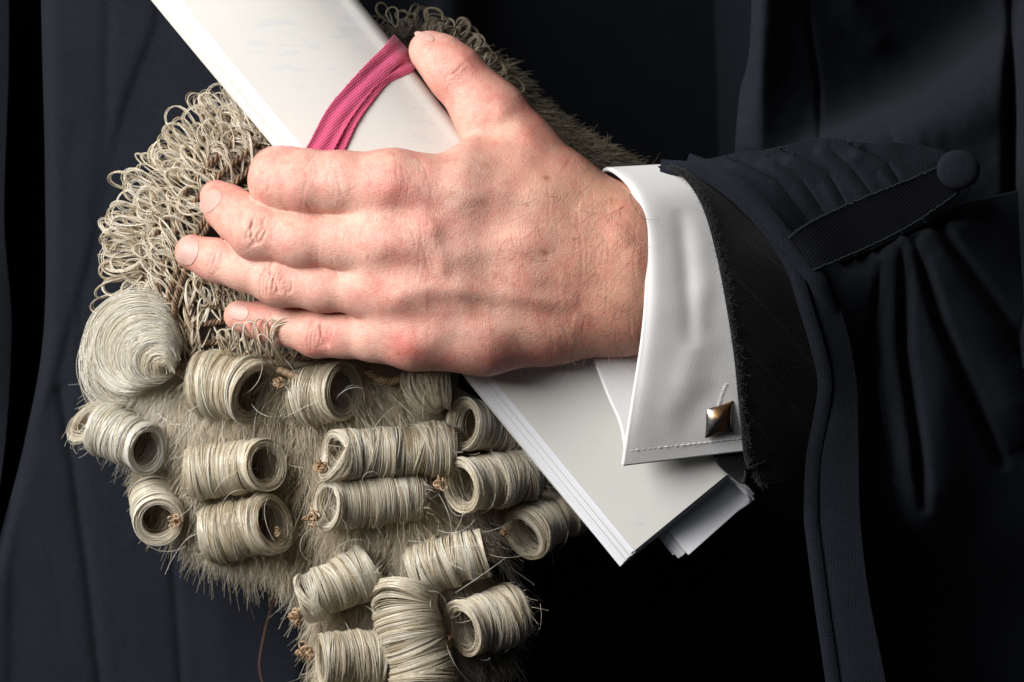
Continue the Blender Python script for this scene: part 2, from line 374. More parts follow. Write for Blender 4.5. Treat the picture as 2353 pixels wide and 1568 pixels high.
G = region([(-700, -500, 0), (-700, 2200, 0)], [(500, -500, 0), (500, 2200, 0)], 40, 60, lambda X, Y: -620-.35*X+30*np.sin(X/60))
sheet('gown_gap_shade', G, 6, M['trim'], person, label='dark sheet behind the gown gap at the left, its black standing for shade')  # sheet in the gap coloured black to stand for deep shade
# gown opening edge at far left, widened out of view to shade the gap
def h_flap(X, Y): return -240+12*np.sin(Y/190)-np.clip(X+10, 0, 99)*1.2
G = region([(-1500, -500, 0), (-1500, 1300, 0)], [(12, -500, 0), (18, 100, 0), (8, 500, 0), (24, 760, 0), (0, 1100, 0), (-60, 1300, 0)], 90, 26, h_flap)
sheet('gown_lapel', G, 8, M['gown'], person, label='dark gown edge at the far left of the picture')

# --- upper arm of the gown sleeve (top right)
def h_arm(X, Y):
    h = 20-.38*(X-1800)+step(X, Y, [(1640, 620), (1905, 318), (2120, 205), (2300, 70), (2420, -100)], 26, 150)
    _d, _s, _t = pdist(X, Y, [(1640, 620), (1905, 318), (2120, 205), (2300, 70), (2420, -100)]); h -= .6*np.clip(X-1750, 0, 999)/(1+np.exp(np.clip(_d*_s/26, -30, 30)))
    h += ridge(X, Y, [(2060, 330), (2250, 250), (2330, 200)], 60, 20)
    h += ridge(X, Y, [(1770, -200), (1745, 100), (1715, 330)], 38, 55, False)
    h -= ridge(X, Y, [(1842, -200), (1860, 60), (1880, 200), (1890, 420)], 9, 16, False)
    h += ridge(X, Y, [(1930, -200), (1960, 20), (2010, 90)], 40, 25, False)
    h -= 120/(1+np.exp((X-1735)/16))
    h -= 150*np.exp(-((X-2326)/14)**2)
    h += 110/(1+np.exp(-(X-2338)/8))
    h += 8*vnoise(X, Y, 90, 8)+3*vnoise(X, Y, 22, 9)
    return h
G = region([(1732, -500, 0), (1728, 60, 0), (1702, 220, 0), (1690, 380, 0), (1680, 700, 0)], [(2600, -500, 0), (2600, 100, 0), (2600, 400, 0), (2600, 700, 0), (2600, 900, 0)], 220, 220, h_arm)
sheet('gown_upper_sleeve', G, 6, M['gown'], person, label='upper gown sleeve with stitched seam at top right')

# --- lower hanging sleeve with folds fanning from the strap
fan = [[(2085, 520), (2110, 700), (2150, 900), (2160, 1120), (2130, 1260)],
       [(2120, 505), (2210, 690), (2300, 860), (2380, 1010)],
       [(2060, 560), (2040, 760), (2070, 980), (2110, 1230)],
       [(2165, 490), (2280, 600), (2400, 760)], [(1960, 620), (1950, 800), (1965, 1000), (1970, 1200), (2010, 1568)]]
valley = [[(2098, 540), (2160, 740), (2230, 900), (2310, 1080)], [(2075, 560), (2078, 800), (2110, 1020), (2125, 1180)],
          [(2140, 500), (2240, 640), (2350, 790), (2420, 900)], [(2030, 600), (2010, 740), (2010, 900), (2050, 1100)]]
def h_low(X, Y):
    h = 190-.42*(X-1850)
    h += 70*np.exp(-((X-2180)/190)**2)*np.exp(-((Y-820)/420)**2)
    for p, a, wd in zip(fan, (46, 52, 40, 44, 40), (66, 70, 52, 66, 40)): h += ridge(X, Y, p, wd, a)
    for p, a in zip(valley, (60, 60, 55, 45)): h -= ridge(X, Y, p, 15, a*.8)
    h -= 190/(1+np.exp(-(Y-(1270+.12*(X-2150)))/55))*(1/(1+np.exp(-(X-2010)/14)))
    h += 8*vnoise(X, Y, 80, 18)
    return h
G = region([(1830, 560, 0), (1880, 660, 0), (1915, 760, 0), (1935, 880, 0), (1925, 960, 0), (1900, 1080, 0), (1900, 1200, 0), (1920, 1370, 0), (1945, 1568, 0), (1975, 1900, 0)],
           [(2600, 380, 0), (2600, 560, 0), (2600, 700, 0), (2600, 850, 0), (2600, 960, 0), (2600, 1080, 0), (2600, 1200, 0), (2600, 1370, 0), (2600, 1568, 0), (2600, 1900, 0)], 240, 240, h_low)
sheet('gown_hanging_sleeve', G, 7, M['gown'], person, label='wide hanging gown sleeve in deep folds fanning from the strap')
# turned hem band hanging straight down
L_ = [(1862, 640, 330), (1872, 760, 318), (1895, 870, 296), (1888, 950, 276), (1868, 1060, 262), (1866, 1200, 255), (1884, 1370, 250), (1906, 1568, 245), (1945, 1900, 240)]
R_ = [(1905, 640, 310), (1945, 760, 290), (1966, 870, 272), (1970, 950, 262), (1972, 1060, 256), (1976, 1200, 250), (1996, 1370, 246), (2034, 1568, 242), (2090, 1900, 240)]
G = loft([[a, (np.array(a)*.6+np.array(b)*.4+np.array([0, 0, 6])).tolist(), b] for a, b in zip(L_, R_)], 180, 16)
sheet('sleeve_hem_band', G, 6, M['gown'], person, label='long turned hem band of the gown sleeve hanging straight down')

# --- pleated part of the sleeve round the forearm, above the strap
pl_lines = [[(1640, 385), (1740, 455), (1820, 555)], [(1700, 375), (1790, 420), (1870, 525)], [(1775, 365), (1840, 410), (1905, 505)], [(1830, 360), (1905, 400), (1950, 480)],
            [(1905, 340), (1960, 390), (2010, 455)], [(1985, 345), (2040, 375), (2075, 430)]]
def h_pl(X, Y):
    h = 330-((Y-(560-.42*(X-1800)))/190)**2*48-(X-1700)*.13-np.clip(X-1780, 0, 999)*.27
    for i, p in enumerate(pl_lines): h += step(X, Y, p, 5, -17)
    for i, p in enumerate(pl_lines): h -= ridge(X, Y, p, 3.5, 9)
    for i, p in enumerate(pl_lines): h += ridge(X, Y, (np.array(p)+[-16, 12]).tolist(), 14, 11, False)
    h += 5*vnoise(X, Y, 40, 28)
    return h
top = [(1512, 382), (1570, 374), (1640, 366), (1700, 352), (1740, 350), (1800, 338), (1850, 326), (1905, 320), (1980, 330), (2060, 330), (2150, 345), (2215, 372)]
bot = [(1600, 425), (1700, 520), (1790, 610), (1830, 650), (1880, 640), (1900, 620), (1960, 590), (2020, 565), (2070, 540), (2120, 515), (2190, 475), (2225, 440)]
G = region([(x, y, 0) for x, y in top], [(x, y, 0) for x, y in bot], 200, 70, h_pl)
sheet('gown_pleats', G, 6, M['gown'], person, label='narrow sewn pleats of the gown sleeve above the strap')
# edge of the gown sleeve lying over the jacket sleeve (double welt)
def welt(name, path, wd, t, lift):
    c = cat(path, 130); tg = np.gradient(c, axis=0); n2 = np.stack([-tg[:, 1], tg[:, 0], 0*tg[:, 0]], -1); n2 /= np.linalg.norm(n2, axis=1, keepdims=True)
    a = np.linspace(-1, 1, 9); G = c[:, None]+n2[:, None]*a[None, :, None]*wd; G[..., 2] += lift*(1-a[None]**2)
    return sheet(name, G, t, M['gown'], person)
welt('sleeve_edge', [(1520, 383, 285), (1600, 393, 322), (1680, 440, 346), (1760, 520, 352), (1820, 610, 345), (1850, 700, 338), (1880, 800, 322), (1896, 880, 300), (1886, 960, 280), (1868, 1060, 268), (1864, 1180, 264), (1868, 1230, 262), (1890, 1400, 258), (1914, 1568, 254), (1950, 1850, 250)], 14, 6, 4)
welt('sleeve_edge', [(1580, 372, 300), (1670, 410, 345), (1740, 470, 360), (1800, 545, 362), (1850, 610, 354), (1880, 650, 345), (1905, 720, 305), (1925, 800, 262)], 18, 6, 6)

# --- strap and cloth button
def quad_strip(a, b, n, m): return np.array([[np.array(p)*(1-v)+np.array(q)*v for v in np.linspace(0, 1, m)] for p, q in zip(cat(a, n), cat(b, n))])
sa = [(1812, 548, 368), (1845, 522, 360), (1930, 478, 312), (2020, 440, 280), (2100, 408, 248), (2165, 380, 224)]
sb = [(1868, 622, 358), (1900, 608, 350), (1985, 572, 300), (2070, 530, 264), (2150, 480, 234), (2205, 440, 214)]
G = quad_strip(sa, sb, 90, 12)
strap = sheet('strap', G, 8, M['trim'], person, label='black ribbed strap across the gown sleeve')
bg = Bag()
for line in (sa, sb):
    c = cat(np.array(line)+[0, 0, 6], 60)
    for i in range(0, 58, 1):
        p0, p1 = c[i], c[i]+(c[i+1]-c[i])*.7+np.array([0, RNG.normal(0, 1.5), 2]); bg.add(*tubes(np.array([[p0, (p0+p1)/2+[0, 0, 1.5], p1]]), np.array([1.3]), (0.1, .2, 1)))
bg.build('strap_stitching', M['stitch'], strap)
n = 40; ang = np.linspace(0, 2*math.pi, n, endpoint=False); prof = [(0, 9), (18, 8.6), (34, 7), (44, 3), (50, -4), (50, -12), (44, -20)]
V = []
for r, hh in prof:
    for a in ang: V.append((2202+r*math.cos(a), 390+.90*r*math.sin(a)+0, 252+hh-.12*r*math.cos(a)))
F = [[i*n+j, i*n+(j+1) % n, (i+1)*n+(j+1) % n, (i+1)*n+j] for i in range(len(prof)-1) for j in range(n)]
mesh_np('button', V, np.array(F)[:, ::-1], M['gown'], person, label='round cloth-covered button at the end of the strap')

# --- jacket sleeve (charcoal wool) : ring of rows from the upper far side round the near side to the lower far side
je = [(1496, 392, 225), (1545, 386, 308), (1588, 420, 352), (1622, 480, 388), (1648, 570, 412), (1672, 690, 416), (1692, 820, 404), (1706, 960, 380), (1718, 1060, 350), (1750, 1116, 322)]
jr = [(1620, 390, 150), (1680, 410, 165), (1740, 445, 175), (1818, 530, 205), (1880, 640, 290), (1905, 780, 268), (1915, 900, 240), (1915, 1010, 215), (1900, 1060, 200), (1880, 1090, 190)]
G = loft([[a, (np.array(a)*.66+np.array(b)*.34+np.array([0, 0, 6])).tolist(), b] for a, b in zip(je, jr)], 150, 40)
G[..., 2] += 3*vnoise(G[..., 0], G[..., 1], 70, 41)
jk = sheet('jacket_sleeve', G, 13, M['wool'], person, label='charcoal pinstriped wool jacket sleeve edge between shirt cuff and gown')
je2 = [(1638, 1030, 300), (1652, 1065, 292), (1680, 1092, 285), (1708, 1108, 300), (1716, 1080, 355)]
jr2 = [(1760, 1000, 260), (1790, 1040, 250), (1800, 1070, 250), (1790, 1085, 262), (1760, 1060, 330)]
G = loft([[a, ((np.array(a)+np.array(b))/2).tolist(), b] for a, b in zip(je2, jr2)], 50, 20)
sheet('sleeve_vent', G, 9, M['wool'], person, label='folded end of the jacket sleeve under the shirt cuff')
# wool fuzz along the edge
c = cat(je, 900); tg = np.gradient(c, axis=0); tg /= np.linalg.norm(tg, axis=1, keepdims=True)
N_ = 1500; i = RNG.integers(0, 900, N_); root = c[i]+np.stack([RNG.uniform(-3, 22, N_)*RNG.random(N_), RNG.normal(0, 3, N_), 8+0*RNG.random(N_)], -1)
d = RNG.normal(0, 1, (N_, 3)); d[:, 0] -= .8; d[:, 2] = np.abs(d[:, 2])*.7; d /= np.linalg.norm(d, axis=1, keepdims=True)
t = np.linspace(0, 1, 4)[None, :, None]; ln = RNG.uniform(2, 6.5, N_)[:, None, None]
V, F, T = tubes(root[:, None]+d[:, None]*t*ln+RNG.normal(0, 1, (N_, 1, 3))*t*t*4, np.full(N_, .35), (.3, .5, .8))
mesh_np('wool_fuzz', V, F, M['fuzz'], jk, attrs={'tone': T}, kind='stuff')

# --- shirt cuff: closed teardrop ring, near ply then over the top and the far ply
cl = [(1433, 1066, 338), (1447, 975, 368), (1462, 880, 392), (1477, 780, 412), (1486, 680, 424), (1487, 590, 424), (1478, 510, 408), (1455, 440, 370), (1420, 400, 310), (1392, 391, 235),
      (1385, 420, 185), (1360, 520, 160), (1345, 640, 165), (1348, 760, 225), (1364, 815, 286), (1398, 905, 306), (1428, 975, 318), (1440, 1040, 325)]
cr = [(1800, 1022, 280), (1800, 950, 300), (1795, 870, 318), (1785, 770, 330), (1770, 670, 336), (1725, 580, 318), (1690, 505, 292), (1650, 440, 285), (1608, 396, 250), (1600, 380, 225),
      (1600, 420, 185), (1600, 520, 160), (1600, 640, 155), (1620, 760, 205), (1660, 840, 246), (1700, 920, 252), (1740, 980, 252), (1785, 1012, 252)]
rows = []
for ic, (a, b) in enumerate(zip(cl, cr)):
    a = np.array(a, float); b = np.array(b, float); bul = 12*math.sin(math.pi*ic/9) if ic < 9 else 0
    rows.append([a, a*.9+b*.1+[0, 0, bul*.9], a*.6+b*.4+[0, 0, bul*.8], b])
G = loft(rows, 240, 70)
X, Y = G[..., 0], G[..., 1]; front = np.clip((G[..., 2]-300)/60, 0, 1)
G[..., 2] += front*(ridge(X, Y, [(1560, 480), (1575, 620), (1590, 800)], 20, -3.5)+ridge(X, Y, [(1600, 500), (1615, 640), (1600, 780), (1560, 900)], 26, 3)
    + ridge(X, Y, [(1660, 880), (1610, 930), (1560, 1020)], 28, -2.5)+ridge(X, Y, [(1640, 760), (1600, 860), (1520, 960)], 30, 2.5)+2*vnoise(X, Y, 60, 51))
cuff = sheet('shirt_cuff', G, 11, M['cotton'], person, label='white double shirt cuff folded back at the wrist')
# row of stitches, button hole
from math import sin, cos
bg = Bag()
def cuff_h(px, py):
    d = np.hypot(G[:115, :, 0]-px, G[:115, :, 1]-py); j = np.argmin(d); return G[:115, :, 2].ravel()[j]+7.0
for i in range(20):
    u = i/20; p = np.array([1448+(1706-1448)*u, 1036-28*u]); q = p+[9, -1]
    a = np.array([*p, cuff_h(*p)-.5]); b = np.array([*q, cuff_h(*q)-.5]); bg.add(*tubes(np.array([[a, (a+b)/2+[0, 0, .9], b]]), np.array([1.1]), (0, .3, 1)))
c = cat([(1668, 882, 0), (1660, 900, 0), (1652, 925, 0), (1646, 945, 0)], 30)
for k in range(30):
    p = c[k]; hh = cuff_h(p[0], p[1]); a = np.array([p[0]-3.2, p[1]-1, hh-1.2]); b = np.array([p[0]+3.2, p[1]+1, hh-1.2]); bg.add(*tubes(np.array([[a, (a+b)/2+[0, 0, 1.2], b]]), np.array([.9]), (0, .3, 1)))
bg.build('cuff_stitching', M['cotton'], cuff)
# cufflink: pillow-shaped square dome
hh = cuff_h(1650, 965)
quad = np.array([(1617, 935), (1687, 918), (1684, 993), (1620, 1009)], float); n = 26
u, v = np.meshgrid(np.linspace(0, 1, n), np.linspace(0, 1, n), indexing='ij')
pinch = lambda s: s+.0*s
XY = quad[0]*((1-u)*(1-v))[..., None]+quad[1]*(u*(1-v))[..., None]+quad[2]*(u*v)[..., None]+quad[3]*((1-u)*v)[..., None]
bow = 1-.10*(np.sin(np.pi*u)*np.abs(2*v-1)**3+np.sin(np.pi*v)*np.abs(2*u-1)**3); ctr = quad.mean(0); XY = ctr+(XY-ctr)*bow[..., None]
pyr = 1-np.maximum(np.abs(2*u-1), np.abs(2*v-1)); dome = np.minimum(1, pyr*6)**.5*8+4*np.sqrt(pyr*pyr+.02)+9*((1-np.abs(2*u-1)**2.2)*(1-np.abs(2*v-1)**2.2))
G2 = np.dstack([XY, hh+dome])
ud, vd = np.meshgrid(np.linspace(0, 1, n), np.linspace(0, 1, n), indexing='ij')
mid = np.dstack([XY, np.full_like(pyr, hh-1)])
idx = np.arange(n*n).reshape(n, n); F1 = np.stack([idx[:-1, :-1], idx[1:, :-1], idx[1:, 1:], idx[:-1, 1:]], -1).reshape(-1, 4)
per = np.r_[idx[0, :], idx[1:, -1], idx[-1, -2::-1], idx[-2:0:-1, 0]]; pn = np.roll(per, -1)
Vc = np.vstack([G2.reshape(-1, 3), mid.reshape(-1, 3)]); F2 = np.stack([per, pn, pn+n*n, per+n*n], -1)
mesh_np('cufflink', Vc, np.vstack([F1[:, ::-1], F1+n*n, F2]), M['metal'], person, label='square domed metal cufflink mottled grey and bronze')

# --- HAND
palm_chains = [
    [(1700, 600, 170, 70), (1560, 590, 262, 84), (1440, 545, 318, 96), (1240, 480, 345, 84), (1060, 440, 372, 76), (905, 425, 380, 78)],
    [(1700, 620, 170, 70), (1560, 620, 262, 84), (1440, 600, 325, 98), (1200, 575, 352, 84), (1040, 565, 368, 78), (892, 556, 384, 72)],
    [(1700, 650, 165, 70), (1560, 650, 258, 84), (1440, 655, 315, 98), (1200, 660, 340, 86), (1040, 668, 362, 76), (930, 672, 376, 66)],
    [(1700, 680, 165, 68), (1560, 690, 250, 82), (1430, 718, 300, 92), (1260, 740, 305, 92), (1110, 768, 330, 88), (950, 782, 352, 66)],
    [(1420, 535, 300, 92), (1290, 440, 290, 84), (1200, 345, 272, 76), (1130, 268, 258, 78)],          # thumb metacarpal
    [(1180, 400, 330, 62), (1090, 380, 335, 56)],
    [(860, 470, 355, 60), (850, 560, 362, 56), (862, 660, 356, 52), (884, 740, 342, 52)],               # webbing
    [(1150, 560, 290, 90), (1000, 640, 300, 80)], [(965, 480, 366, 64), (955, 560, 374, 64), (968, 655, 360, 62), (990, 735, 345, 60)],
]
FING = {
 'index': [(905, 425, 380, 78), (780, 421, 366, 71), (700, 418, 350, 72), (648, 414, 322, 75), (638, 402, 255, 62), (650, 395, 160, 54)],
 'middle': [(892, 556, 384, 70), (790, 556, 366, 62), (690, 551, 350, 62), (592, 530, 322, 66), (548, 498, 286, 56), (518, 474, 258, 50), (497, 452, 236, 38)],
 'ring': [(930, 672, 376, 62), (830, 672, 360, 50), (740, 664, 343, 50), (640, 648, 318, 54), (560, 620, 288, 46), (497, 599, 262, 47), (442, 580, 240, 41)],
 'pinky': [(950, 782, 352, 64), (860, 776, 333, 53), (790, 770, 312, 50), (728, 766, 290, 53), (665, 750, 262, 44), (612, 740, 240, 43), (550, 726, 218, 36)],
 'thumb': [(1130, 268, 258, 78), (1085, 212, 250, 64), (1046, 168, 244, 64), (1012, 135, 236, 54), (984, 116, 228, 45)],
}
def hand_f(p):
    pm = None
    for c in palm_chains:
        d = chain(p, c, 30); pm = d if pm is None else smin(pm, d, 52)
    out = None
    for k, c in FING.items():
        d = smin(pm, chain(p, c, 22, .84 if k != 'index' else .9), 30 if k != 'thumb' else 40); out = d if out is None else smin(out, d, 5)
    return out
V, F = nets(hand_f, (385, 50, 60), (1620, 900, 500), 6.5)
V, F = subdiv(V, F); V = project(hand_f, V, 2)
Nn = grad(hand_f, V, 2.0)
X, Y, H = V.T; fr = np.clip(Nn[:, 2]*1.6, 0, 1)
D = np.zeros(len(V))
def blob(x, y, rx, ry, a, ang=0.0):
    c, s = math.cos(ang), math.sin(ang); u = (X-x)*c+(Y-y)*s; v = -(X-x)*s+(Y-y)*c
    return a*np.exp(-(u/rx)**2-(v/ry)**2)
def vein(poly, wd, a): return ridge(X, Y, cat([(*q, 0) for q in poly], 24)[:, :2], wd, a)
# knuckles, hollows, tendons, veins
D += blob(888, 428, 60, 42, 6)+blob(985, 520, 38, 28, 9, .5)+blob(905, 682, 42, 32, 5)+blob(950, 792, 50, 32, 7, .2)+blob(890, 560, 55, 36, 4)
D -= blob(935, 488, 48, 22, 4, .3)+blob(925, 612, 60, 24, 5, .15)+blob(905, 735, 60, 22, 4)+blob(1050, 560, 60, 24, 3)
D += vein([(985, 520), (1060, 470), (1160, 430), (1280, 450)], 22, 2.5)+vein([(1000, 612), (1060, 585), (1180, 560), (1320, 560)], 28, 4)
D += vein([(900, 680), (990, 664), (1100, 672), (1240, 690), (1330, 694)], 22, 6)+vein([(985, 520), (1015, 600), (1010, 640)], 18, 4)
D -= vein([(980, 700), (1100, 702), (1220, 716), (1320, 740)], 30, 5)
D += vein([(950, 790), (1060, 760), (1180, 765), (1290, 790)], 22, 3)
D += vein([(1130, 235), (1175, 265), (1230, 330), (1300, 380)], 22, 5)+blob(1065, 140, 34, 22, 4, .8)+blob(1150, 262, 18, 22, 5, .6)-blob(1128, 300, 26, 34, 3, .6)
D += vein([(1330, 470), (1400, 520), (1450, 560)], 20, 4)+blob(1440, 480, 50, 46, 6)-blob(1390, 640, 60, 60, 5)
# creases
def crease(poly, wd, a): return -ridge(X, Y, cat([(*q, 0) for q in poly], 16)[:, :2], wd, a)
rr = np.random.default_rng(5)
def joint(cx_, cy_, ax, wid, n, spread, depth):
    """fan of creases across a finger joint; ax = direction of the finger (radians)"""
    out = 0
    for i in range(n):
        o = (i/(n-1)-.5)*spread*2 if n > 1 else 0; hw = wid*rr.uniform(.45, .95); b_ = o*.35+rr.normal(0, 2)
        ca, sa_ = math.cos(ax), math.sin(ax); pts = []
        for t_ in (-1, -.5, 0, .5, 1):
            along = o+b_*(1-t_*t_)*.6+rr.normal(0, 1.6); across = t_*hw+rr.normal(0, 1.5); pts.append((cx_+along*ca-across*sa_, cy_+along*sa_+across*ca))
        out = out+crease(pts, rr.uniform(2.0, 3.2), depth*.85*rr.uniform(.4, 1))
    return out
D += joint(636, 650, .22, 44, 9, 30, 4.5)+joint(497, 600, .38, 38, 6, 13, 2.6)
D += joint(588, 535, .5, 48, 6, 16, 4.5)+joint(524, 482, .85, 34, 5, 10, 3)
D += joint(606, 420, .05, 44, 5, 12, 3.5)
D += joint(735, 772, .15, 42, 7, 22, 4.2)+joint(616, 742, .2, 32, 4, 9, 2.4)
D += joint(1046, 165, .85, 46, 8, 20, 2.8)
D += crease([(582, 500), (578, 525), (580, 548), (588, 565)], 3.2, 5)+crease([(628, 600), (620, 625), (634, 650), (640, 676)], 3.4, 5)+crease([(735, 745), (742, 775), (758, 800)], 3.6, 6)+crease([(600, 372), (606, 400), (600, 432)], 3.2, 4)
for i in range(26):   # web lines fanning from thumb web to the index side
    y0 = 330+i*4.4; D += crease([(1020-i*3, y0-6), (950-i*2, y0+3-i*.6), (870+rr.uniform(-20, 20), y0+10-i*.2)], 1.8, 1.1*rr.uniform(.4, 1))
for i in range(70):   # loose skin lines over the index and middle knuckles
    cx_, cy_ = rr.uniform(690, 1010), rr.uniform(370, 640); a_ = rr.normal(1.35, .35); l_ = rr.uniform(14, 42)
    D += crease([(cx_-math.cos(a_)*l_, cy_-math.sin(a_)*l_), (cx_+rr.normal(0, 4), cy_+rr.normal(0, 4)), (cx_+math.cos(a_)*l_, cy_+math.sin(a_)*l_)], 2.0, 1.2*rr.uniform(.4, 1))
for i in range(46):
    cx_, cy_ = rr.uniform(1180, 1480), rr.uniform(460, 790); a_ = rr.normal(1.5, .12); l_ = rr.uniform(18, 60)
    D += crease([(cx_-math.cos(a_)*l_, cy_-math.sin(a_)*l_), (cx_+rr.normal(0, 4), cy_), (cx_+math.cos(a_)*l_, cy_+math.sin(a_)*l_)], 2.0, .9*rr.uniform(.4, 1))
D += 2.4*vnoise(X, Y, 46, 61)+.6*vnoise(X, Y, 17, 62)
D *= .8; RK = .75; V2 = V+Nn*(D*fr)[:, None]
red = .20+RK*(blob(905, 440, 75, 48, .55)+blob(985, 500, 50, 50, .4)+blob(905, 560, 60, 45, .28)+blob(900, 690, 52, 42, .5)+blob(945, 795, 60, 40, .75)+blob(636, 650, 46, 40, .35)+blob(588, 535, 46, 46, .35))
red += RK*(blob(620, 415, 55, 60, .25)+blob(740, 775, 50, 50, .45)+blob(560, 725, 50, 36, .55)+blob(500, 440, 40, 36, .5)+blob(430, 585, 40, 50, .35)+blob(1070, 140, 70, 50, .5, .7)+blob(1180, 240, 90, 40, .55, .8))
red += blob(1250, 830, 200, 40, .55)+blob(1050, 640, 150, 100, .1)+np.clip((Y-800)/60, 0, 1)*.3+np.clip(-Nn[:, 2]*.8+.3, 0, .5)
tan = np.clip((X-1050)/330, 0, 1)*.8
mole = np.zeros(len(V))
for (x, y, r, a) in ((1256, 410, 9, .8), (1252, 580, 9, .9), (1165, 420, 8, .35), (1300, 330, 8, .3), (1100, 690, 6, .4), (1210, 470, 7, .35), (1180, 655, 6, .4), (1340, 470, 6, .5), (1320, 520, 5, .4), (1130, 760, 7, .35), (1420, 560, 6, .4)):
    mole += blob(x, y, r, r*.7, a, .4)
rf = np.random.default_rng(31)
for i in range(150):
    x, y = rf.uniform(880, 1480), rf.uniform(330, 830); r_ = rf.uniform(2.6, 5.5); mole += blob(x, y, r_, r_*.8, rf.uniform(.12, .42), rf.uniform(0, 3))
hand = mesh_np('hand', V2, F, M['skin'], person, attrs={'red': np.clip(red, 0, 1), 'tan': tan, 'mole': np.clip(mole, 0, 1)}, label='freckled bare hand with long fingers spread over the papers and wig')
# nails
def nail_patch(c, ax, ln, wd, seg=14, lift=2.2):
    ax = np.array(ax, float); ax /= np.linalg.norm(ax); sd = np.array([-ax[1], ax[0]])
    u, v = np.meshgrid(np.linspace(-1, 1, seg), np.linspace(-1, 1, seg), indexing='ij')
    uu = u*np.sqrt(1-.42*v*v); vv = v*np.sqrt(1-.30*u*u)
    XY = np.array(c)+uu[..., None]*ax*ln/2+vv[..., None]*sd*wd/2
    h = front_h(hand_f, XY[..., 0], XY[..., 1]); h = np.where(np.isnan(h), np.nanmin(h), h)
    return np.dstack([XY, h+lift*(1-.5*u**8)*1.0])
for c, ax, ln, wd in (((431, 578), (1, .30), 46, 62), ((484, 462), (.75, .62), 36, 58), ((548, 718), (1, .2), 44, 34), ((975, 84), (.93, .34), 46, 14)):
    g = nail_patch(c, ax, ln, wd, lift=1.3); sheet('fingernail', g, 2.2, M['nail'], hand)
# arm hair
N_ = 170; hx = 1130+350*RNG.beta(2.2, 1.1, N_); hy = RNG.uniform(425, 840, N_); hz = front_h(hand_f, hx, hy); ok = ~np.isnan(hz) & (hz > 250) & (hx < 1478)
hx, hy, hz = hx[ok], hy[ok], hz[ok]; N_ = len(hx); th = RNG.normal(2.0, .4, N_); ln = RNG.uniform(34, 92, N_); cv = RNG.normal(0, 1.5, N_)
t = np.linspace(0, 1, 9)[None]; a = th[:, None]+cv[:, None]*t; px = hx[:, None]+np.cumsum(np.cos(a), 1)*ln[:, None]/9; py = hy[:, None]+np.cumsum(np.sin(a), 1)*ln[:, None]/9
hb = front_h(hand_f, px, py); hb = np.where(np.isnan(hb), hz[:, None], hb)
pth = np.stack([px, py, np.maximum(hb, hz[:, None]-40)+6.5+8*np.sin(t*2.2)], -1)
V, F, T = tubes(pth, np.linspace(.4, .14, 9)[None].repeat(N_, 0), (.1, .2, 1), tone=RNG.choice([.1, .3, .5, .95], N_, p=[.2, .25, .2, .35]))
mesh_np('arm_hair', V, F, M['armhair'], hand, attrs={'tone': T}, kind='stuff', label='sparse dark and fair hairs on the wrist')

# ================================================================== PAPERS
AX = np.array([.635, .772]); AT = np.array([.772, -.635]); O0 = np.array([620., 0.])
def bundle(s, q):
    """point on the folded sheet: s along the bundle, q = (t, h)"""
    xy = O0+np.multiply.outer(s, AX)+np.multiply.outer(q[..., 0], AT) if np.ndim(s) == 0 else O0+s[..., None]*AX+q[..., 0][..., None]*AT
    return np.concatenate([xy, q[..., 1][..., None]], -1)
papers = thing('document_bundle', (1100, 650, 150), 'bundle of folded cream and white papers gripped under the hand', 'papers')
def top_h(t, s): return .22*t*np.clip((s-300)/900, 0, 1)+296-.030*np.clip(s, 0, 1700)-(.0012-.0000003*np.clip(s, 0, 1600)+.0006*np.clip((t+20)/120, 0, 1)*np.clip((900-s)/500, 0, 1))*(t+30)**2
def section(k, s):
    """cross-section polyline of sheet k at s: left end -> over -> turn at right -> under -> left"""
    off = 2.95*k; tl = -156-3.5*k+(0 if k else 0); tr = 119+20*np.clip(1-s/500, -1, 1)*.5
    t1 = np.linspace(tl, tr, 26); h1 = top_h(np.maximum(t1, -156+0*t1), s)-off-np.clip(-156-t1, 0, 99)*.25
    rho = 40-off*.5; hc = h1[-1]-rho; a = np.linspace(0, math.pi, 11)[1:]
    t2 = tr+rho*np.sin(a)*.75; h2 = hc+rho*np.cos(a)
    gq = (14-k)//3; t3 = np.linspace(tr, -66-7*gq+1.0*(k % 3), 14)[1:]; h3 = hc-rho-np.linspace(0, 1, 14)[1:]*gq*9
    return np.stack([np.r_[t1, t2, t3], np.r_[h1, h2, h3]], -1)
rp = np.random.default_rng(11)
NP = 15
for k in range(NP):
    s1 = 1510+.45*k+(rp.uniform(-2, 3) if k else 0); ss = np.linspace(-260, s1, 46); sk = rp.uniform(-.010, .012)*(k > 0)
    rows = []
    for s in ss:
        q = section(k, s); under = np.clip((np.arange(len(q))-26)/4, 0, 1)
        ext = under*(72-((14-k)//3)*1.5+4*math.sin(k*2.1)+(q[:, 0]-40)*.05*math.sin(k*1.3+1))*np.clip((s-700)/(s1-700), 0, 1)**1.0
        q = q.copy(); q[:, 0] += 2.0*math.sin(k*1.7+s/210.)*(k > 0)*(np.arange(len(q)) < 4); q[:, 0] += sk*(s-800)*.4
        sv = s+ext; xy = O0+sv[:, None]*AX+q[:, :1]*AT; rows.append(np.concatenate([xy, q[:, 1:]], -1))
    G = np.array(rows); sheet('page' if k else 'cover_sheet', G, 2.9, M['white'] if k and k not in (5, 9, 14) else M['cream'], papers, label=None if k else 'cream outer sheet of the bundle')
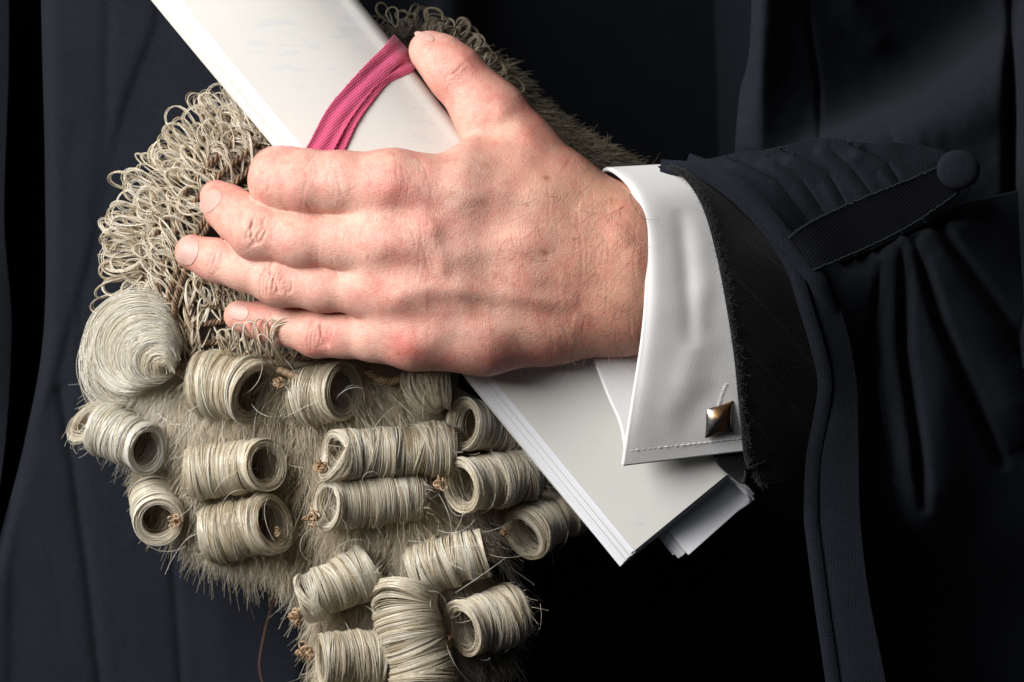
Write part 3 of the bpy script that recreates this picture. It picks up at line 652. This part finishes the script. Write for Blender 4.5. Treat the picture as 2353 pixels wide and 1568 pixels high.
# pink tape, on top of the sheets
tape = thing('pink_tape', (820, 220, 290), 'pink woven cotton tape tied round the rolled papers beside the thumb', 'ribbon')
def tape_strip(pts, wd, lift, name):
    c = cat([(s, t, w_) for (s, t, w_) in pts], 110); m = np.linspace(-1, 1, 13)
    tg = np.gradient(c[:, :2], axis=0); tg /= np.linalg.norm(tg, axis=1, keepdims=True); nn = np.stack([-tg[:, 1], tg[:, 0]], -1)
    st = c[:, None, :2]+nn[:, None]*m[None, :, None]*c[:, 2][:, None, None]*wd/2
    s, t = st[..., 0], st[..., 1]; over = np.clip(t-124, 0, 200); under = np.clip(-160-t, 0, 300)
    h = top_h(np.clip(t, -160, 124), s)+lift-over**1.6*.10-under*.9+1.5*np.sin(s*.12+t*.03)*np.abs(m)[None]+2.2*vnoise(t*.35+7*m[None], m[None]*30+50, 9, int(wd))*np.exp(-(m[None]/.9)**4)+1.8*np.sin(m*5+np.linspace(0, 5, 110)[:, None])
    te = np.where(t > 150, 150+(t-150)*.6, t); xy = O0+s[..., None]*AX+te[..., None]*AT
    G = np.concatenate([xy, h[..., None]], -1); o = sheet(name, G, 3.0, M['tape'], tape)
    r = np.random.default_rng(int(wd)); b = Bag()
    for e, sgn in ((0, -1), (-1, 1)):   # frayed threads along the selvedges
        i = r.integers(4, 106, 170); p = G[i, e]; od = G[i, e]-G[i, e-2*sgn if e else 2]; od /= np.linalg.norm(od, axis=1, keepdims=True); al = G[np.minimum(i+1, 109), e]-p; al /= np.linalg.norm(al, axis=1, keepdims=True)
        d = od*r.uniform(.1, .9, (170, 1))+al*r.normal(0, 1, (170, 1))+[0, 0, .2]; d /= np.linalg.norm(d, axis=1, keepdims=True); tt = np.linspace(0, 1, 4)[None, :, None]
        b.add(*tubes(p[:, None]-od[:, None]*1.0+d[:, None]*tt*r.uniform(2, 6, (170, 1, 1)), np.full(170, .5), (.2, .3, .9), 3))
    b.build('frayed_thread', M['tape'], o, kind='stuff')
    return o
tape_strip([(372, -230, 1), (352, -165, 1), (334, -118, 1), (306, -50, 1), (291, 15, .93), (281, 80, .9), (277, 130, .92), (272, 185, 1.0)], 56, 9, 'ribbon_band')
tape_strip([(375, -150, .9), (350, -90, .9), (322, -30, .9), (306, 30, .9), (299, 90, .8), (312, 140, .75), (318, 190, .7)], 52, 5.5, 'ribbon_band')

# ================================================================== WIG
wig = thing('wig', (650, 900, -150), 'pale horsehair barrister wig with rows of tight rolled curls held under the fingers', 'wig')
wig_ch = [
    [(640, 330, -60, 90), (520, 430, -60, 150), (460, 560, -60, 160), (480, 700, -40, 160), (430, 830, -50, 130), (370, 900, -50, 110)],
    [(640, 360, -60, 110), (700, 600, -50, 190), (700, 850, -40, 170), (520, 950, -40, 150), (480, 1080, -50, 120), (560, 1180, -50, 110)],
    [(700, 850, -40, 170), (820, 1080, -40, 160), (800, 1250, -50, 110), (820, 1420, -50, 90), (850, 1620, -60, 110)],
    [(900, 950, -50, 140), (1050, 1040, -70, 120), (1120, 1090, -110, 95), (1230, 1130, -150, 60)],
    [(860, 1060, -40, 150), (960, 1260, -45, 130), (1000, 1400, -50, 120), (1060, 1440, -60, 100), (1000, 1620, -60, 110)],
    [(700, 300, -80, 130), (850, 220, -90, 140), (980, 190, -90, 125), (1090, 235, -90, 110), (1210, 350, -100, 105), (1330, 410, -110, 95), (1440, 450, -120, 80)],
]
def wig_f(p):
    o = None
    for c in wig_ch:
        d = chain(p, c, 40); o = d if o is None else smin(o, d, 50)
    return o
V, F = nets(wig_f, (210, 30, -260), (1560, 1760, 220), 16)
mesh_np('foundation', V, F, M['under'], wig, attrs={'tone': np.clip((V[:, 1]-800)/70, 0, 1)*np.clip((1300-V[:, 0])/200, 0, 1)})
def wh(x, y, d=40.):
    h = front_h(wig_f, np.asarray(x, float), np.asarray(y, float), top=260, low=-240, it=40); return np.where(np.isnan(h), d, h)

# --- short fur over the base, combed downwards
def fur(name, box, dens, reg=None, lnr=(34, 75), mat='hair', flow=None, rad=.62, lift=.55, segs=4, seed=1, tone=(0, 1), hfun=None):
    r = np.random.default_rng(seed); N_ = int((box[2]-box[0])*(box[3]-box[1])*dens); x = r.uniform(box[0], box[2], N_); y = r.uniform(box[1], box[3], N_)
    if reg is not None: m = reg(x, y); x, y = x[m], y[m]
    h = front_h(wig_f, x, y, top=260, low=-240, it=40); m = ~np.isnan(h); x, y, h = x[m], y[m], h[m]; N_ = len(x); p = np.stack([x, y, h], -1)
    n = grad(wig_f, p, 3.0)
    fl = flow(x, y) if flow is not None else np.stack([np.sin(x*.011+y*.006)*.35, np.ones(N_), 0*x], -1)
    ck = vnoise(x, y, 34, seed+5)*1.7   # tufts lean together
    d = fl+n*lift+np.stack([ck, 0*ck, vnoise(x, y, 26, seed+6)*.8], -1)+r.normal(0, .33, (N_, 3)); d /= np.linalg.norm(d, axis=1, keepdims=True)
    ln = r.uniform(*lnr, N_)[:, None, None]; t = np.linspace(0, 1, segs)[None, :, None]
    pth = p[:, None]+d[:, None]*t*ln+r.normal(0, .16, (N_, 1, 3))*t*t*ln+np.array([0, .25, -.12])*t*t*ln
    rd = np.linspace(1, .35, segs)[None]*rad*r.uniform(.7, 1.3, (N_, 1))
    tn = tone[0]+(tone[1]-tone[0])*np.clip(r.random(N_)*.6+(vnoise(x, y, 15, seed+8)+.5)*.4, 0, 1)
    V, F, T = tubes(pth, rd, (.31, .2, .93), 3, tn)
    return mesh_np(name, V, F, M[mat], wig, attrs={'tone': T}, kind='stuff')
low_reg = lambda x, y: (y > 850+.0*x) & ~((x < 420) & (y < 900))
fur('short_hair', (250, 850, 1330, 1700), .042, low_reg, (44, 92), seed=3, lift=.42, rad=.74)
fur('left_tuft', (250, 840, 470, 1010), .04, None, (50, 95), 'pale', lambda x, y: np.stack([(x-420)/200., 1+0*x, 0*x], -1), seed=9, tone=(.3, 1))
def top_reg(x, y): return (y < 500) & (x > 820) & (y < 40+1.15*(x-620))
fur('back_hair', (820, 30, 1560, 520), .045, top_reg, (14, 34), 'backfur', lambda x, y: np.stack([.9+0*x, .35+0*x, 0*x], -1), seed=12, lift=.75, tone=(.2, 1))
fur('back_hair', (820, 30, 1560, 520), .012, top_reg, (18, 40), 'backfur', lambda x, y: np.stack([.7+0*x, .1+0*x, 0*x], -1), seed=14, lift=.9, tone=(0, .6))
# fringe hanging off the lower left edge
def fringe(name, line, n, lnr, seed, mat='hair', dirv=(0, 1), spread=.3):
    r = np.random.default_rng(seed); c = cat(line, 500); i = r.integers(0, 500, n); p = c[i]+r.normal(0, 1, (n, 3))*[6, 16, 12]
    d = np.array([dirv[0], dirv[1], 0.])+r.normal(0, spread, (n, 3)); d[:, 0] += vnoise(p[:, 0], p[:, 1], 22, seed)*.7; d /= np.linalg.norm(d, axis=1, keepdims=True)
    t = np.linspace(0, 1, 5)[None, :, None]; ln = r.uniform(*lnr, n)[:, None, None]
    pth = p[:, None]+d[:, None]*t*ln+r.normal(0, .12, (n, 1, 3))*t*t*ln
    V, F, T = tubes(pth, np.linspace(1, .3, 5)[None]*r.uniform(.4, .8, (n, 1)), (.31, .2, .93), 3)
    return mesh_np(name, V, F, M[mat], wig, attrs={'tone': T}, kind='stuff')
fringe('fringe', [(320, 1050, 30), (350, 1110, 50), (440, 1210, 50), (520, 1250, 60), (600, 1270, 60), (680, 1320, 50)], 2600, (35, 75), 21)
fringe('fringe', [(1080, 1180, 30), (1130, 1250, 20), (1170, 1330, 30)], 90, (60, 130), 22, dirv=(.6, .9), spread=.3)
fringe('fringe', [(735, 1370, 40), (730, 1430, 40), (728, 1480, 40)], 420, (40, 80), 23)
fringe('fringe', [(1190, 1430, 20), (1150, 1490, 10), (1110, 1540, 20)], 700, (40, 90), 24, mat='backfur', dirv=(-.1, 1))
fringe('fringe', [(1040, 1490, 60), (1060, 1550, 50), (1080, 1600, 50)], 700, (60, 120), 25, dirv=(.25, 1), spread=.14)

# --- rolled curls
def frames(c):
    T = np.gradient(c, axis=0); T /= np.linalg.norm(T, axis=1, keepdims=True); n = np.zeros_like(c); v = np.cross(T[0], [0, 1, .3]); v /= np.linalg.norm(v)
    for i in range(len(c)):
        v = v-T[i]*(v@T[i]); v /= np.linalg.norm(v); n[i] = v
    return T, n, np.cross(T, n)
def curl(path, r0, r1, n, seed, loose=0.0, mat='hair', ell=1.0, tilt=5.0, knots=(), tone=(0, 1), thin=.62, flare=.05):
    n = int(n*1.5); r0 *= 1.21; r1 *= 1.2
    r = np.random.default_rng(seed); K = 60; c = cat(path, K); T, A, B = frames(c); L = np.linalg.norm(np.diff(c, axis=0), axis=1).sum()
    def at(u): # u in 0..1 array -> interpolated frame
        x = np.clip(u, 0, 1)*(K-1); i = np.minimum(x.astype(int), K-2); f = (x-i)[..., None]
        return [Z[i]*(1-f)+Z[i+1]*f for Z in (c, T, A, B)]
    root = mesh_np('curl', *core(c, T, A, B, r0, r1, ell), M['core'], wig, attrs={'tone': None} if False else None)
    NC = max(6, int(L/13)); cph = r.normal(0, 1, (NC+2, 3)); CP = lambda u_, q: np.interp(u_*NC, np.arange(NC+2), cph[:, q])
    WB = r.normal(0, 1, (3, 9)); wob = lambda u_, q: np.interp(u_*8, np.arange(9), WB[q])
    for layer, cnt in ((0, n), (1, n//3), (2, n//7)):
        u = np.sort(r.random(cnt)); u = np.clip(u+.006*np.sin(u*NC*6.28), 0, 1)
        if layer == 2: u = u**2.6*.35
        if layer == 0: u[:n//14] = r.random(n//14)**2*.07
        ci = np.clip((u*NC).astype(int), 0, NC); M_ = 26; a0 = r.uniform(0, 6.28, cnt); sw = r.uniform(4.6, 6.9, cnt)
        th = a0[:, None]+sw[:, None]*np.linspace(0, 1, M_)[None]
        tl = tilt*(CP(u, 0)*1.3+r.normal(0, .22+loose*.5, cnt)); ph = CP(u, 1)*.5
        uu = u[:, None]+(tl[:, None]*np.sin(th+ph[:, None])+(th-th.mean(1, keepdims=True))*.8)/L
        over = (uu-np.clip(uu, 0, 1))*L
        cc, TT, AA, BB = at(uu); rad = (r0+(r1-r0)*uu)*(1+.012*np.sin(u*NC*6.28+1)[:, None]+.022*CP(u, 2)[:, None]+r.normal(0, .010+loose*.06, cnt)[:, None])
        rad = rad*(1+flare*np.exp(-(uu/.16)**2)) + r.normal(0, .5+loose*3, (cnt, 1))*np.sin(th*1.0+a0[:, None])
        rad = rad*(1+.03*wob(u, 0)[:, None])*(1-.16*np.clip((uu-.88)/.12, 0, 1)**2)*[1, .95, .90][layer]*(1 if layer < 2 else 1-.34*r.random((cnt, 1))**1.5*np.linspace(.3, 1, M_)[None])
        cc = cc+AA*(2.6*wob(u, 1))[:, None, None]+BB*(2.6*wob(u, 2))[:, None, None]
        pth = cc+TT*over[..., None]+AA*(rad*np.cos(th))[..., None]+BB*(rad*ell*np.sin(th))[..., None]
        NF = int(L/3.2); tn = np.clip(tone[0]+(tone[1]-tone[0])*(.45*r.random(cnt)+.75*np.interp(u*NF, np.arange(NF+2), r.random(NF+2))), 0, 1)  # random strand tones; light and dark clumps also stand in for shimmer
        V, F, T3 = tubes(pth, r.uniform(.75, 1.25, cnt)*thin, TT[:, M_//2], 3, tn)
        BAG.add(V, F, T3)
    BAG.build('strands', M[mat], root); BAG.__init__()
    # stray hairs leaving the roll
    ns = int(6+loose*30); s0 = r.random(ns); cc, TT, AA, BB = at(s0); th = r.uniform(0, 6.28, ns)[:, None]+np.linspace(0, 2.6, 14)[None]; g = (1+np.linspace(0, 1, 14)**2*r.uniform(.1, .55, (ns, 1)))*r0
    pth = cc[:, None]+AA[:, None]*(g*np.cos(th))[..., None]+BB[:, None]*(g*np.sin(th))[..., None]+TT[:, None]*(np.linspace(0, 1, 14)[None]*r.normal(0, 20, (ns, 1)))[..., None]
    V, F, T3 = tubes(pth, np.full(ns, .42), (.3, .2, .9), 3); BAG.add(V, F, T3)
    nf = 130; th = r.uniform(0, 6.28, nf); rw = r1*r.uniform(.3, 1.02, nf); p0 = c[-1]+(A[-1]*(rw*np.cos(th))[:, None]+B[-1]*(rw*np.sin(th))[:, None])-T[-1]*r.uniform(0, 10, (nf, 1)); p0[:, 2] += 3
    d = T[-1]*r.uniform(.1, 1, (nf, 1))+np.array([0, .5, .25])+r.normal(0, .45, (nf, 3)); d /= np.linalg.norm(d, axis=1, keepdims=True); q = np.linspace(0, 1, 5)[None, :, None]
    pth = p0[:, None]+d[:, None]*q*r.uniform(10, 34, (nf, 1, 1))+r.normal(0, 7, (nf, 1, 3))*q*q; V, F, T3 = tubes(pth, np.linspace(.6, .3, 5)[None].repeat(nf, 0), (.3, .2, .9), 3); BAG.add(V, F, T3); BAG.build('stray_hair', M[mat], root, kind='stuff'); BAG.__init__()
    for (kx, ky, ks) in knots:
        knot(root, kx, ky, c[0][2]+6, ks, r)
def core(c, T, A, B, r0, r1, ell):
    K = len(c); m = 28; th = np.linspace(0, 2*math.pi, m, endpoint=False); ii = np.arange(13, K-3); rad = (r0+(r1-r0)*ii/(K-1))*.90
    out = c[ii][:, None]+A[ii][:, None]*(rad[:, None]*np.cos(th))[..., None]+B[ii][:, None]*(rad[:, None]*ell*np.sin(th))[..., None]
    inn = c[ii][:, None]+A[ii][:, None]*(rad[:, None]*.93*np.cos(th))[..., None]+B[ii][:, None]*(rad[:, None]*.93*ell*np.sin(th))[..., None]
    G = np.concatenate([out, inn[::-1]]); n0 = len(G); idx = np.arange(n0*m).reshape(n0, m); nx = np.roll(idx, -1, 1); ip = np.roll(idx, -1, 0); inx = np.roll(nx, -1, 0)
    return G.reshape(-1, 3), np.stack([idx, ip, inx, nx], -1).reshape(-1, 4)
def knot(parent, kx, ky, kh, ks, r):
    b = Bag(); ks *= 1.15
    for j in range(12):
        a = r.uniform(0, 6.28); t = np.linspace(0, 1, 16); R_ = ks*r.uniform(.35, .8); tlt = r.normal(0, 1, 3); tlt /= np.linalg.norm(tlt); u1 = np.cross(tlt, [.3, .5, .7]); u1 /= np.linalg.norm(u1); u2 = np.cross(tlt, u1)
        p = np.array([kx, ky, kh])+r.normal(0, ks*.5, 3)+(np.cos(a+t*5.6)[:, None]*u1+np.sin(a+t*5.6)[:, None]*u2)*R_
        b.add(*tubes(p[None], np.array([ks*.15]), tlt, 5))
    for j in range(5):
        d = r.normal(0, 1, 3); d /= np.linalg.norm(d); p0 = np.array([kx, ky, kh]); t = np.linspace(0, 1, 6)[:, None]
        b.add(*tubes((p0+d*t*ks*1.5+r.normal(0, 1, 3)*t*t*3)[None], np.linspace(ks*.16, .5, 6)[None], (.2, .3, .9), 4))
    b.build('thread_knot', M['knot'], parent)
BAG = Bag()
def on(x, y, off): return (x, y, float(wh(x, y))+off)
CURLS = [
 # path from the open rim to the far end, r0, r1, strands, kwargs
 ([(588, 900, 195), (560, 893, 170), (510, 885, 140), (455, 885, 112)], 58, 62, 330, dict(loose=.18, tilt=7, flare=.05, knots=((640, 880, 9),))),
 ([(786, 900, 185), (765, 902, 165), (725, 908, 142), (695, 915, 125)], 54, 60, 280, dict(loose=.15, tilt=7, flare=.04)),
 ([(1030, 880, 130), (1005, 880, 120), (985, 885, 100), (960, 900, 80)], 44, 52, 150, dict(loose=.8, mat='hair', tilt=12)),
 ([(338, 1030, 150), (318, 1022, 130), (275, 1003, 105), (225, 978, 75)], 44, 52, 260, dict(loose=.2, mat='pale', tilt=6)),
 ([(206, 965, 50), (212, 972, 45), (222, 985, 40)], 46, 46, 46, dict(loose=.35, tilt=4)),
 ([(612, 1068, 172), (592, 1070, 150), (520, 1079, 120), (432, 1090, 100)], 46, 55, 330, dict(tilt=5)),
 ([(364, 1196, 130), (362, 1185, 100), (355, 1160, 70), (350, 1130, 40)], 45, 47, 150, dict(tilt=3, knots=((402, 1193, 10),))),
 ([(628, 1203, 150), (600, 1208, 130), (540, 1220, 108), (470, 1230, 85)], 50, 58, 260, dict(loose=.3, tilt=9, knots=((640, 1225, 8),))),
 ([(768, 1048, 190), (795, 1046, 175), (880, 1040, 150), (1035, 1030, 120)], 46, 50, 450, dict(tilt=9, knots=((735, 1075, 11),))),
 ([(748, 1160, 180), (775, 1158, 165), (860, 1150, 140), (968, 1140, 110)], 47, 48, 300, dict(tilt=4, knots=((722, 1188, 12),))),
 ([(1066, 975, 150), (1090, 977, 130), (1130, 982, 95), (1185, 992, 60)], 45, 46, 200, dict(tilt=5, knots=((1042, 996, 8),))),
 ([(1058, 1118, 160), (1085, 1113, 140), (1140, 1102, 105), (1232, 1085, 55)], 50, 52, 320, dict(tilt=8, knots=((1012, 1110, 10),))),
 ([(1205, 1225, 70), (1225, 1215, 50), (1260, 1195, 20), (1330, 1160, -30)], 48, 50, 240, dict(tilt=5, tone=(0, .8), knots=((1160, 1222, 9),))),
 ([(704, 1378, 130), (725, 1368, 135), (775, 1345, 125), (850, 1310, 105)], 44, 54, 280, dict(tilt=5, knots=((682, 1412, 13), (855, 1345, 12)))),
 ([(1112, 1268, 130), (1090, 1275, 130), (1030, 1292, 125), (950, 1318, 105)], 46, 52, 290, dict(tilt=6, knots=((1130, 1280, 9),))),
 ([(935, 1350, 120), (930, 1400, 140), (945, 1470, 150), (975, 1560, 145), (985, 1680, 130)], 60, 66, 420, dict(tilt=8)),
 ([(1062, 1446, 150), (1085, 1440, 135), (1130, 1425, 110), (1195, 1402, 80)], 52, 58, 300, dict(tilt=7, loose=.15, knots=((1022, 1478, 12),))),
 ([(738, 1518, 150), (765, 1515, 145), (815, 1512, 130), (890, 1508, 115)], 50, 52, 280, dict(tilt=6, loose=.15, knots=((705, 1500, 13),))),
 ([(760, 1640, 120), (800, 1640, 120), (880, 1640, 110)], 48, 50, 160, dict(tilt=6)),
]
for j, (pth, r0, r1, n, kw) in enumerate(CURLS): curl(pth, r0, r1, n, 100+j, **kw)

# big loose wave at the left: strands sweep from the edge of the net over the top and round into a swirl
r = np.random.default_rng(55); N_ = 2300; rad0 = r.beta(1.5, 1.2, N_)*98+16; a0 = np.radians(r.uniform(-75, 10, N_)); sw = np.radians(r.uniform(170, 285, N_)); t = np.linspace(0, 1, 24)[None]
k_ = ((rad0-34)/80)[:, None]; cl_ = np.interp(rad0, np.linspace(30, 118, 40), r.normal(0, 1, 40))[:, None]
th = a0[:, None]-sw[:, None]*t; rr_ = rad0[:, None]*(1-.22*t)*(1+.06*cl_*np.sin(3*t+cl_)+.04*np.sin(t*6+r.uniform(0, 6, (N_, 1)))*r.random((N_, 1))+r.normal(0, .035, (N_, 1)))
cx_ = 362-62*k_-8*cl_*t+r.normal(0, 4, (N_, 1)); cy_ = 842-62*k_+30*k_*t+r.normal(0, 4, (N_, 1))
px = cx_+rr_*np.cos(th); py = cy_+rr_*np.sin(th); ph = 205-78*k_-40*t*t+6*cl_+r.normal(0, 5, (N_, 1))-30*np.clip((px-380)/60, 0, 1)
ph = ph-np.clip(300-px, 0, 100)*.55
V, F, T = tubes(np.stack([px, py, ph], -1), r.uniform(.45, .75, N_), (.05, .1, 1), 3, np.clip(.5+.22*cl_[:, 0]+r.normal(0, .2, N_), 0, 1))
wave = mesh_np('loose_wave', V, F, M['pale'], wig, attrs={'tone': T}, label='large loose pale swirl of horsehair at the left')
N_ = 90; th = np.radians(r.uniform(80, 120, (N_, 1)))+np.radians(r.uniform(110, 170, (N_, 1)))*t; rr_ = r.uniform(70, 112, (N_, 1))*(1+.05*np.sin(5*t)); px = 298+r.normal(0, 6, (N_, 1))+rr_*np.cos(th); py = 835+r.normal(0, 14, (N_, 1))+rr_*1.05*np.sin(th)
V, F, T = tubes(np.stack([px, py, 60+r.uniform(-30, 40, (N_, 1))+0*px], -1), np.full(N_, .6), (.05, .1, 1), 3); mesh_np('stray_hair', V, F, M['pale'], wave, attrs={'tone': T}, kind='stuff')

# --- looped net: rows of horsehair loops sewn on brown braids
def loops(row, n, ang, ln, wd, seed, off=10, up=.5, strands=4, rad=.88, lay=1.0, sink=0.0):
    n = int(n*.47); ln *= 1.16; wd *= 1.06; up *= .6
    """row polyline (x, y); loops leave it towards angle ang=(start, end) degrees (0 = right, 90 = down)"""
    r = np.random.default_rng(seed); c = cat([(x, y, 0) for x, y in row], 200); b = Bag()
    t = np.linspace(0, 2*math.pi, 22)
    for i in range(n):
        f = (i+r.uniform(-.4, .4))/n; p = c[int(np.clip(f, 0, 1)*199)]; a = math.radians(ang[0]+(ang[1]-ang[0])*f)+r.normal(0, .28); l = ln*r.uniform(.65, 1.2); w_ = wd*r.uniform(.55, 1.15)
        hb = float(wh(p[0], p[1], 60))+off+r.uniform(-8, 14); root = np.array([p[0]+r.normal(0, 4), p[1]+r.normal(0, 4), hb])
        d = np.array([math.cos(a), math.sin(a), up*r.uniform(.1, 1.0)]); d /= np.linalg.norm(d); sd = np.array([-math.sin(a), math.cos(a), 0.])
        tw = r.normal(0, .55); nn = np.cross(d, sd); sd = sd*math.cos(tw)+nn*math.sin(tw)
        for s_ in range(strands):
            l2 = l*r.uniform(.93, 1.04); w2 = w_*r.uniform(.85, 1.12); o = r.normal(0, 1.25, 3)
            # teardrop: starts and ends at root
            al = (1-np.cos(t))/2*l2; ac = np.sin(t)*(.5+.5*np.sin(t/2)**2)*w2/2*(.35+.65*np.sin(t/2)**1.0)*1.5
            pth = root+o+al[:, None]*d+ac[:, None]*sd; pth[:, 2] -= (al/l2)**2*l2*.28*lay
            pth += np.array([0, 0, 1.])*(.06*l2*np.sin(t*1.5+i))[:, None]
            b.add(*tubes(pth[None], np.array([rad*r.uniform(.7, 1.2)]), (.2, .3, .92), 4, np.array([r.random()])))
    return b
rowsN = [
 # outer silhouette rows, going from the top (by the papers) down the left side
 ([(530, 275), (455, 340), (385, 415), (335, 490), (322, 560), (325, 640)], 64, (235, 190), 88, 48),
 ([(555, 275), (475, 350), (405, 425), (360, 500), (342, 570), (335, 650)], 60, (240, 175), 84, 50),
 ([(560, 300), (490, 370), (420, 450), (370, 520), (335, 600), (320, 680)], 56, (255, 150), 88, 52),
 ([(590, 330), (520, 390), (460, 450), (410, 520), (380, 600), (360, 690)], 50, (260, 230), 88, 50),
 ([(600, 370), (540, 420), (480, 490), (440, 560), (400, 640), (380, 720)], 44, (230, 250), 90, 46),
 ([(490, 500), (450, 570), (420, 640), (400, 720), (420, 790)], 40, (200, 250), 88, 42),
 ([(345, 700), (365, 740), (400, 790), (430, 830)], 28, (235, 290), 90, 36),
 ([(470, 640), (440, 700), (440, 770), (450, 820)], 30, (240, 280), 84, 36),
 ([(420, 750), (500, 740), (590, 725), (680, 715)], 30, (255, 265), 64, 34),
 ([(500, 665), (560, 690), (640, 705), (720, 712)], 44, (250, 262), 62, 34),
 ([(480, 650), (540, 660), (600, 672)], 34, (235, 275), 56, 34),
 ([(470, 700), (540, 712), (620, 722), (700, 730)], 40, (235, 285), 60, 32),
 ([(430, 790), (510, 785), (600, 775), (680, 770), (760, 770)], 40, (255, 270), 70, 36),
 ([(430, 830), (500, 825), (580, 815), (660, 820), (740, 825)], 44, (262, 268), 74, 38),
 ([(560, 260), (600, 310), (630, 350), (620, 400), (570, 440)], 44, (200, 130), 84, 40),
 ([(620, 300), (600, 350), (560, 400), (510, 440), (470, 500)], 40, (215, 200), 90, 44),
]
netp = None
for j, (row, n, ang, ln, wd) in enumerate(rowsN):
    b = loops(row, n, ang, ln, wd, 300+j); o = b.build('loop_row', M['net'], wig)
    # braid the loops are sewn to
    c = cat([(x, y, 0) for x, y in row], 90); c[:, 2] = wh(c[:, 0], c[:, 1], 50)+(24 if 1 < j < 6 else 6); tt = np.linspace(0, 1, 90)*len(c)*.75; T_, A_, B_ = frames(c); bb = Bag()
    for q in range(3):
        pth = c+A_*(np.cos(tt+q*2.09)*6)[:, None]+B_*(np.sin(tt+q*2.09)*5)[:, None]; bb.add(*tubes(pth[None], np.array([3.2]), (.2, .3, .9), 5, np.array([.2+.3*q])))
    bb.build('braid', M['braid'], o)
for row, n, ang in (([(850, 75), (920, 62), (1000, 72), (1080, 108)], 34, (250, 300)), ([(860, 100), (960, 85), (1060, 110), (1130, 165)], 30, (250, 320)), ([(1000, 100), (1100, 150), (1180, 240)], 20, (280, 330))):
    b = loops(row, n, ang, 40, 40, 400+n, rad=.8, strands=5); b.build('loop_row', M['backfur'], wig)
# loops rising over the little finger
b = Bag()
for (x0, y0, x1, y1, w_, hh) in ((560, 830, 548, 745, 22, 262), (585, 835, 575, 738, 24, 278), (605, 838, 598, 732, 24, 288), (630, 842, 622, 735, 26, 295), (655, 845, 660, 735, 50, 300), (662, 848, 655, 742, 44, 304), (540, 825, 530, 755, 22, 252), (520, 822, 512, 758, 22, 240), (672, 850, 640, 760, 26, 296), (645, 848, 600, 770, 22, 292)):
    for s_ in range(3):
        t = np.linspace(0, 2*math.pi, 30); al = (1-np.cos(t))/2; ac = np.sin(t)*(.25+.75*np.sin(t/2)**2)*w_*RNG.uniform(.85, 1.05); hx = 150+(hh-150)*np.sin(np.clip(al*1.25, 0, 1)*1.57)
        pth = np.stack([x0+(x1-x0)*al+ac+RNG.normal(0, 1.5), y0+(y1-y0)*al*RNG.uniform(.97, 1.03), hx+RNG.normal(0, 2)], -1); b.add(*tubes(pth[None], np.array([1.3]), (.2, .3, .92), 4, RNG.random(1)))
b.build('loop_row', M['net'], wig, label='horsehair loops lying over the little finger')
# sewn braid below the hand
for row in ([(640, 850), (690, 870)], [(840, 850), (880, 875), (925, 870), (960, 850)], [(400, 850), (440, 862)]):
    c = cat([(x, y, 0) for x, y in row], 50); c[:, 2] = wh(c[:, 0], c[:, 1], 50)+34; bb = Bag(); T_, A_, B_ = frames(c)
    for q in range(4):
        tt = np.linspace(0, 1, 50)*26; pth = c+A_*(np.cos(tt+q*1.57)*8)[:, None]+B_*(np.sin(tt+q*1.57)*6)[:, None]; bb.add(*tubes(pth[None], np.array([4.0]), (.2, .3, .9), 5, np.array([.3+.2*q])))
    bb.build('braid', M['knot'], wig)
# long stray hairs
N_ = 90; r = np.random.default_rng(77); sx = r.uniform(380, 1200, N_); sy = r.uniform(900, 1450, N_); a = r.uniform(0, 6.28, N_)[:, None]+r.normal(0, 1.5, (N_, 1))*np.linspace(0, 1, 14)[None]; ln = r.uniform(50, 170, N_)[:, None]
px = sx[:, None]+np.cumsum(np.cos(a), 1)*ln/14; py = sy[:, None]+np.cumsum(np.sin(a), 1)*ln/14; ok = ~np.isnan(front_h(wig_f, sx, sy, top=260, low=-240)); px, py, sx, sy = px[ok], py[ok], sx[ok], sy[ok]; N_ = len(sx); hz = wh(sx, sy)[:, None]+70+70*np.sin(np.linspace(0, 3.1, 14))[None]*r.uniform(.3, 1, (N_, 1))
V, F, T = tubes(np.stack([px, py, hz], -1), np.full(N_, .55), (.2, .3, .9), 3); mesh_np('stray_hair', V, F, M['pale'], wig, attrs={'tone': T}, kind='stuff')
# tie cord
for pts in ([(640, 1340, 0), (628, 1385, -40), (612, 1440, -70), (600, 1500, -90), (597, 1535, -100), (606, 1580, -110), (615, 1640, -115)], [(622, 1345, -10), (618, 1375, -40), (628, 1392, -45), (634, 1370, -40), (628, 1350, -20)]):
    c = cat(pts, 60); V, F, T = tubes(c[None], np.array([4.2]), (.2, .3, .9), 6); mesh_np('tie_cord', V, F, M['cord'], wig, attrs={'tone': T})
print('tris', sum(len(o.data.polygons)*2 for o in sc.objects if o.type == 'MESH'))
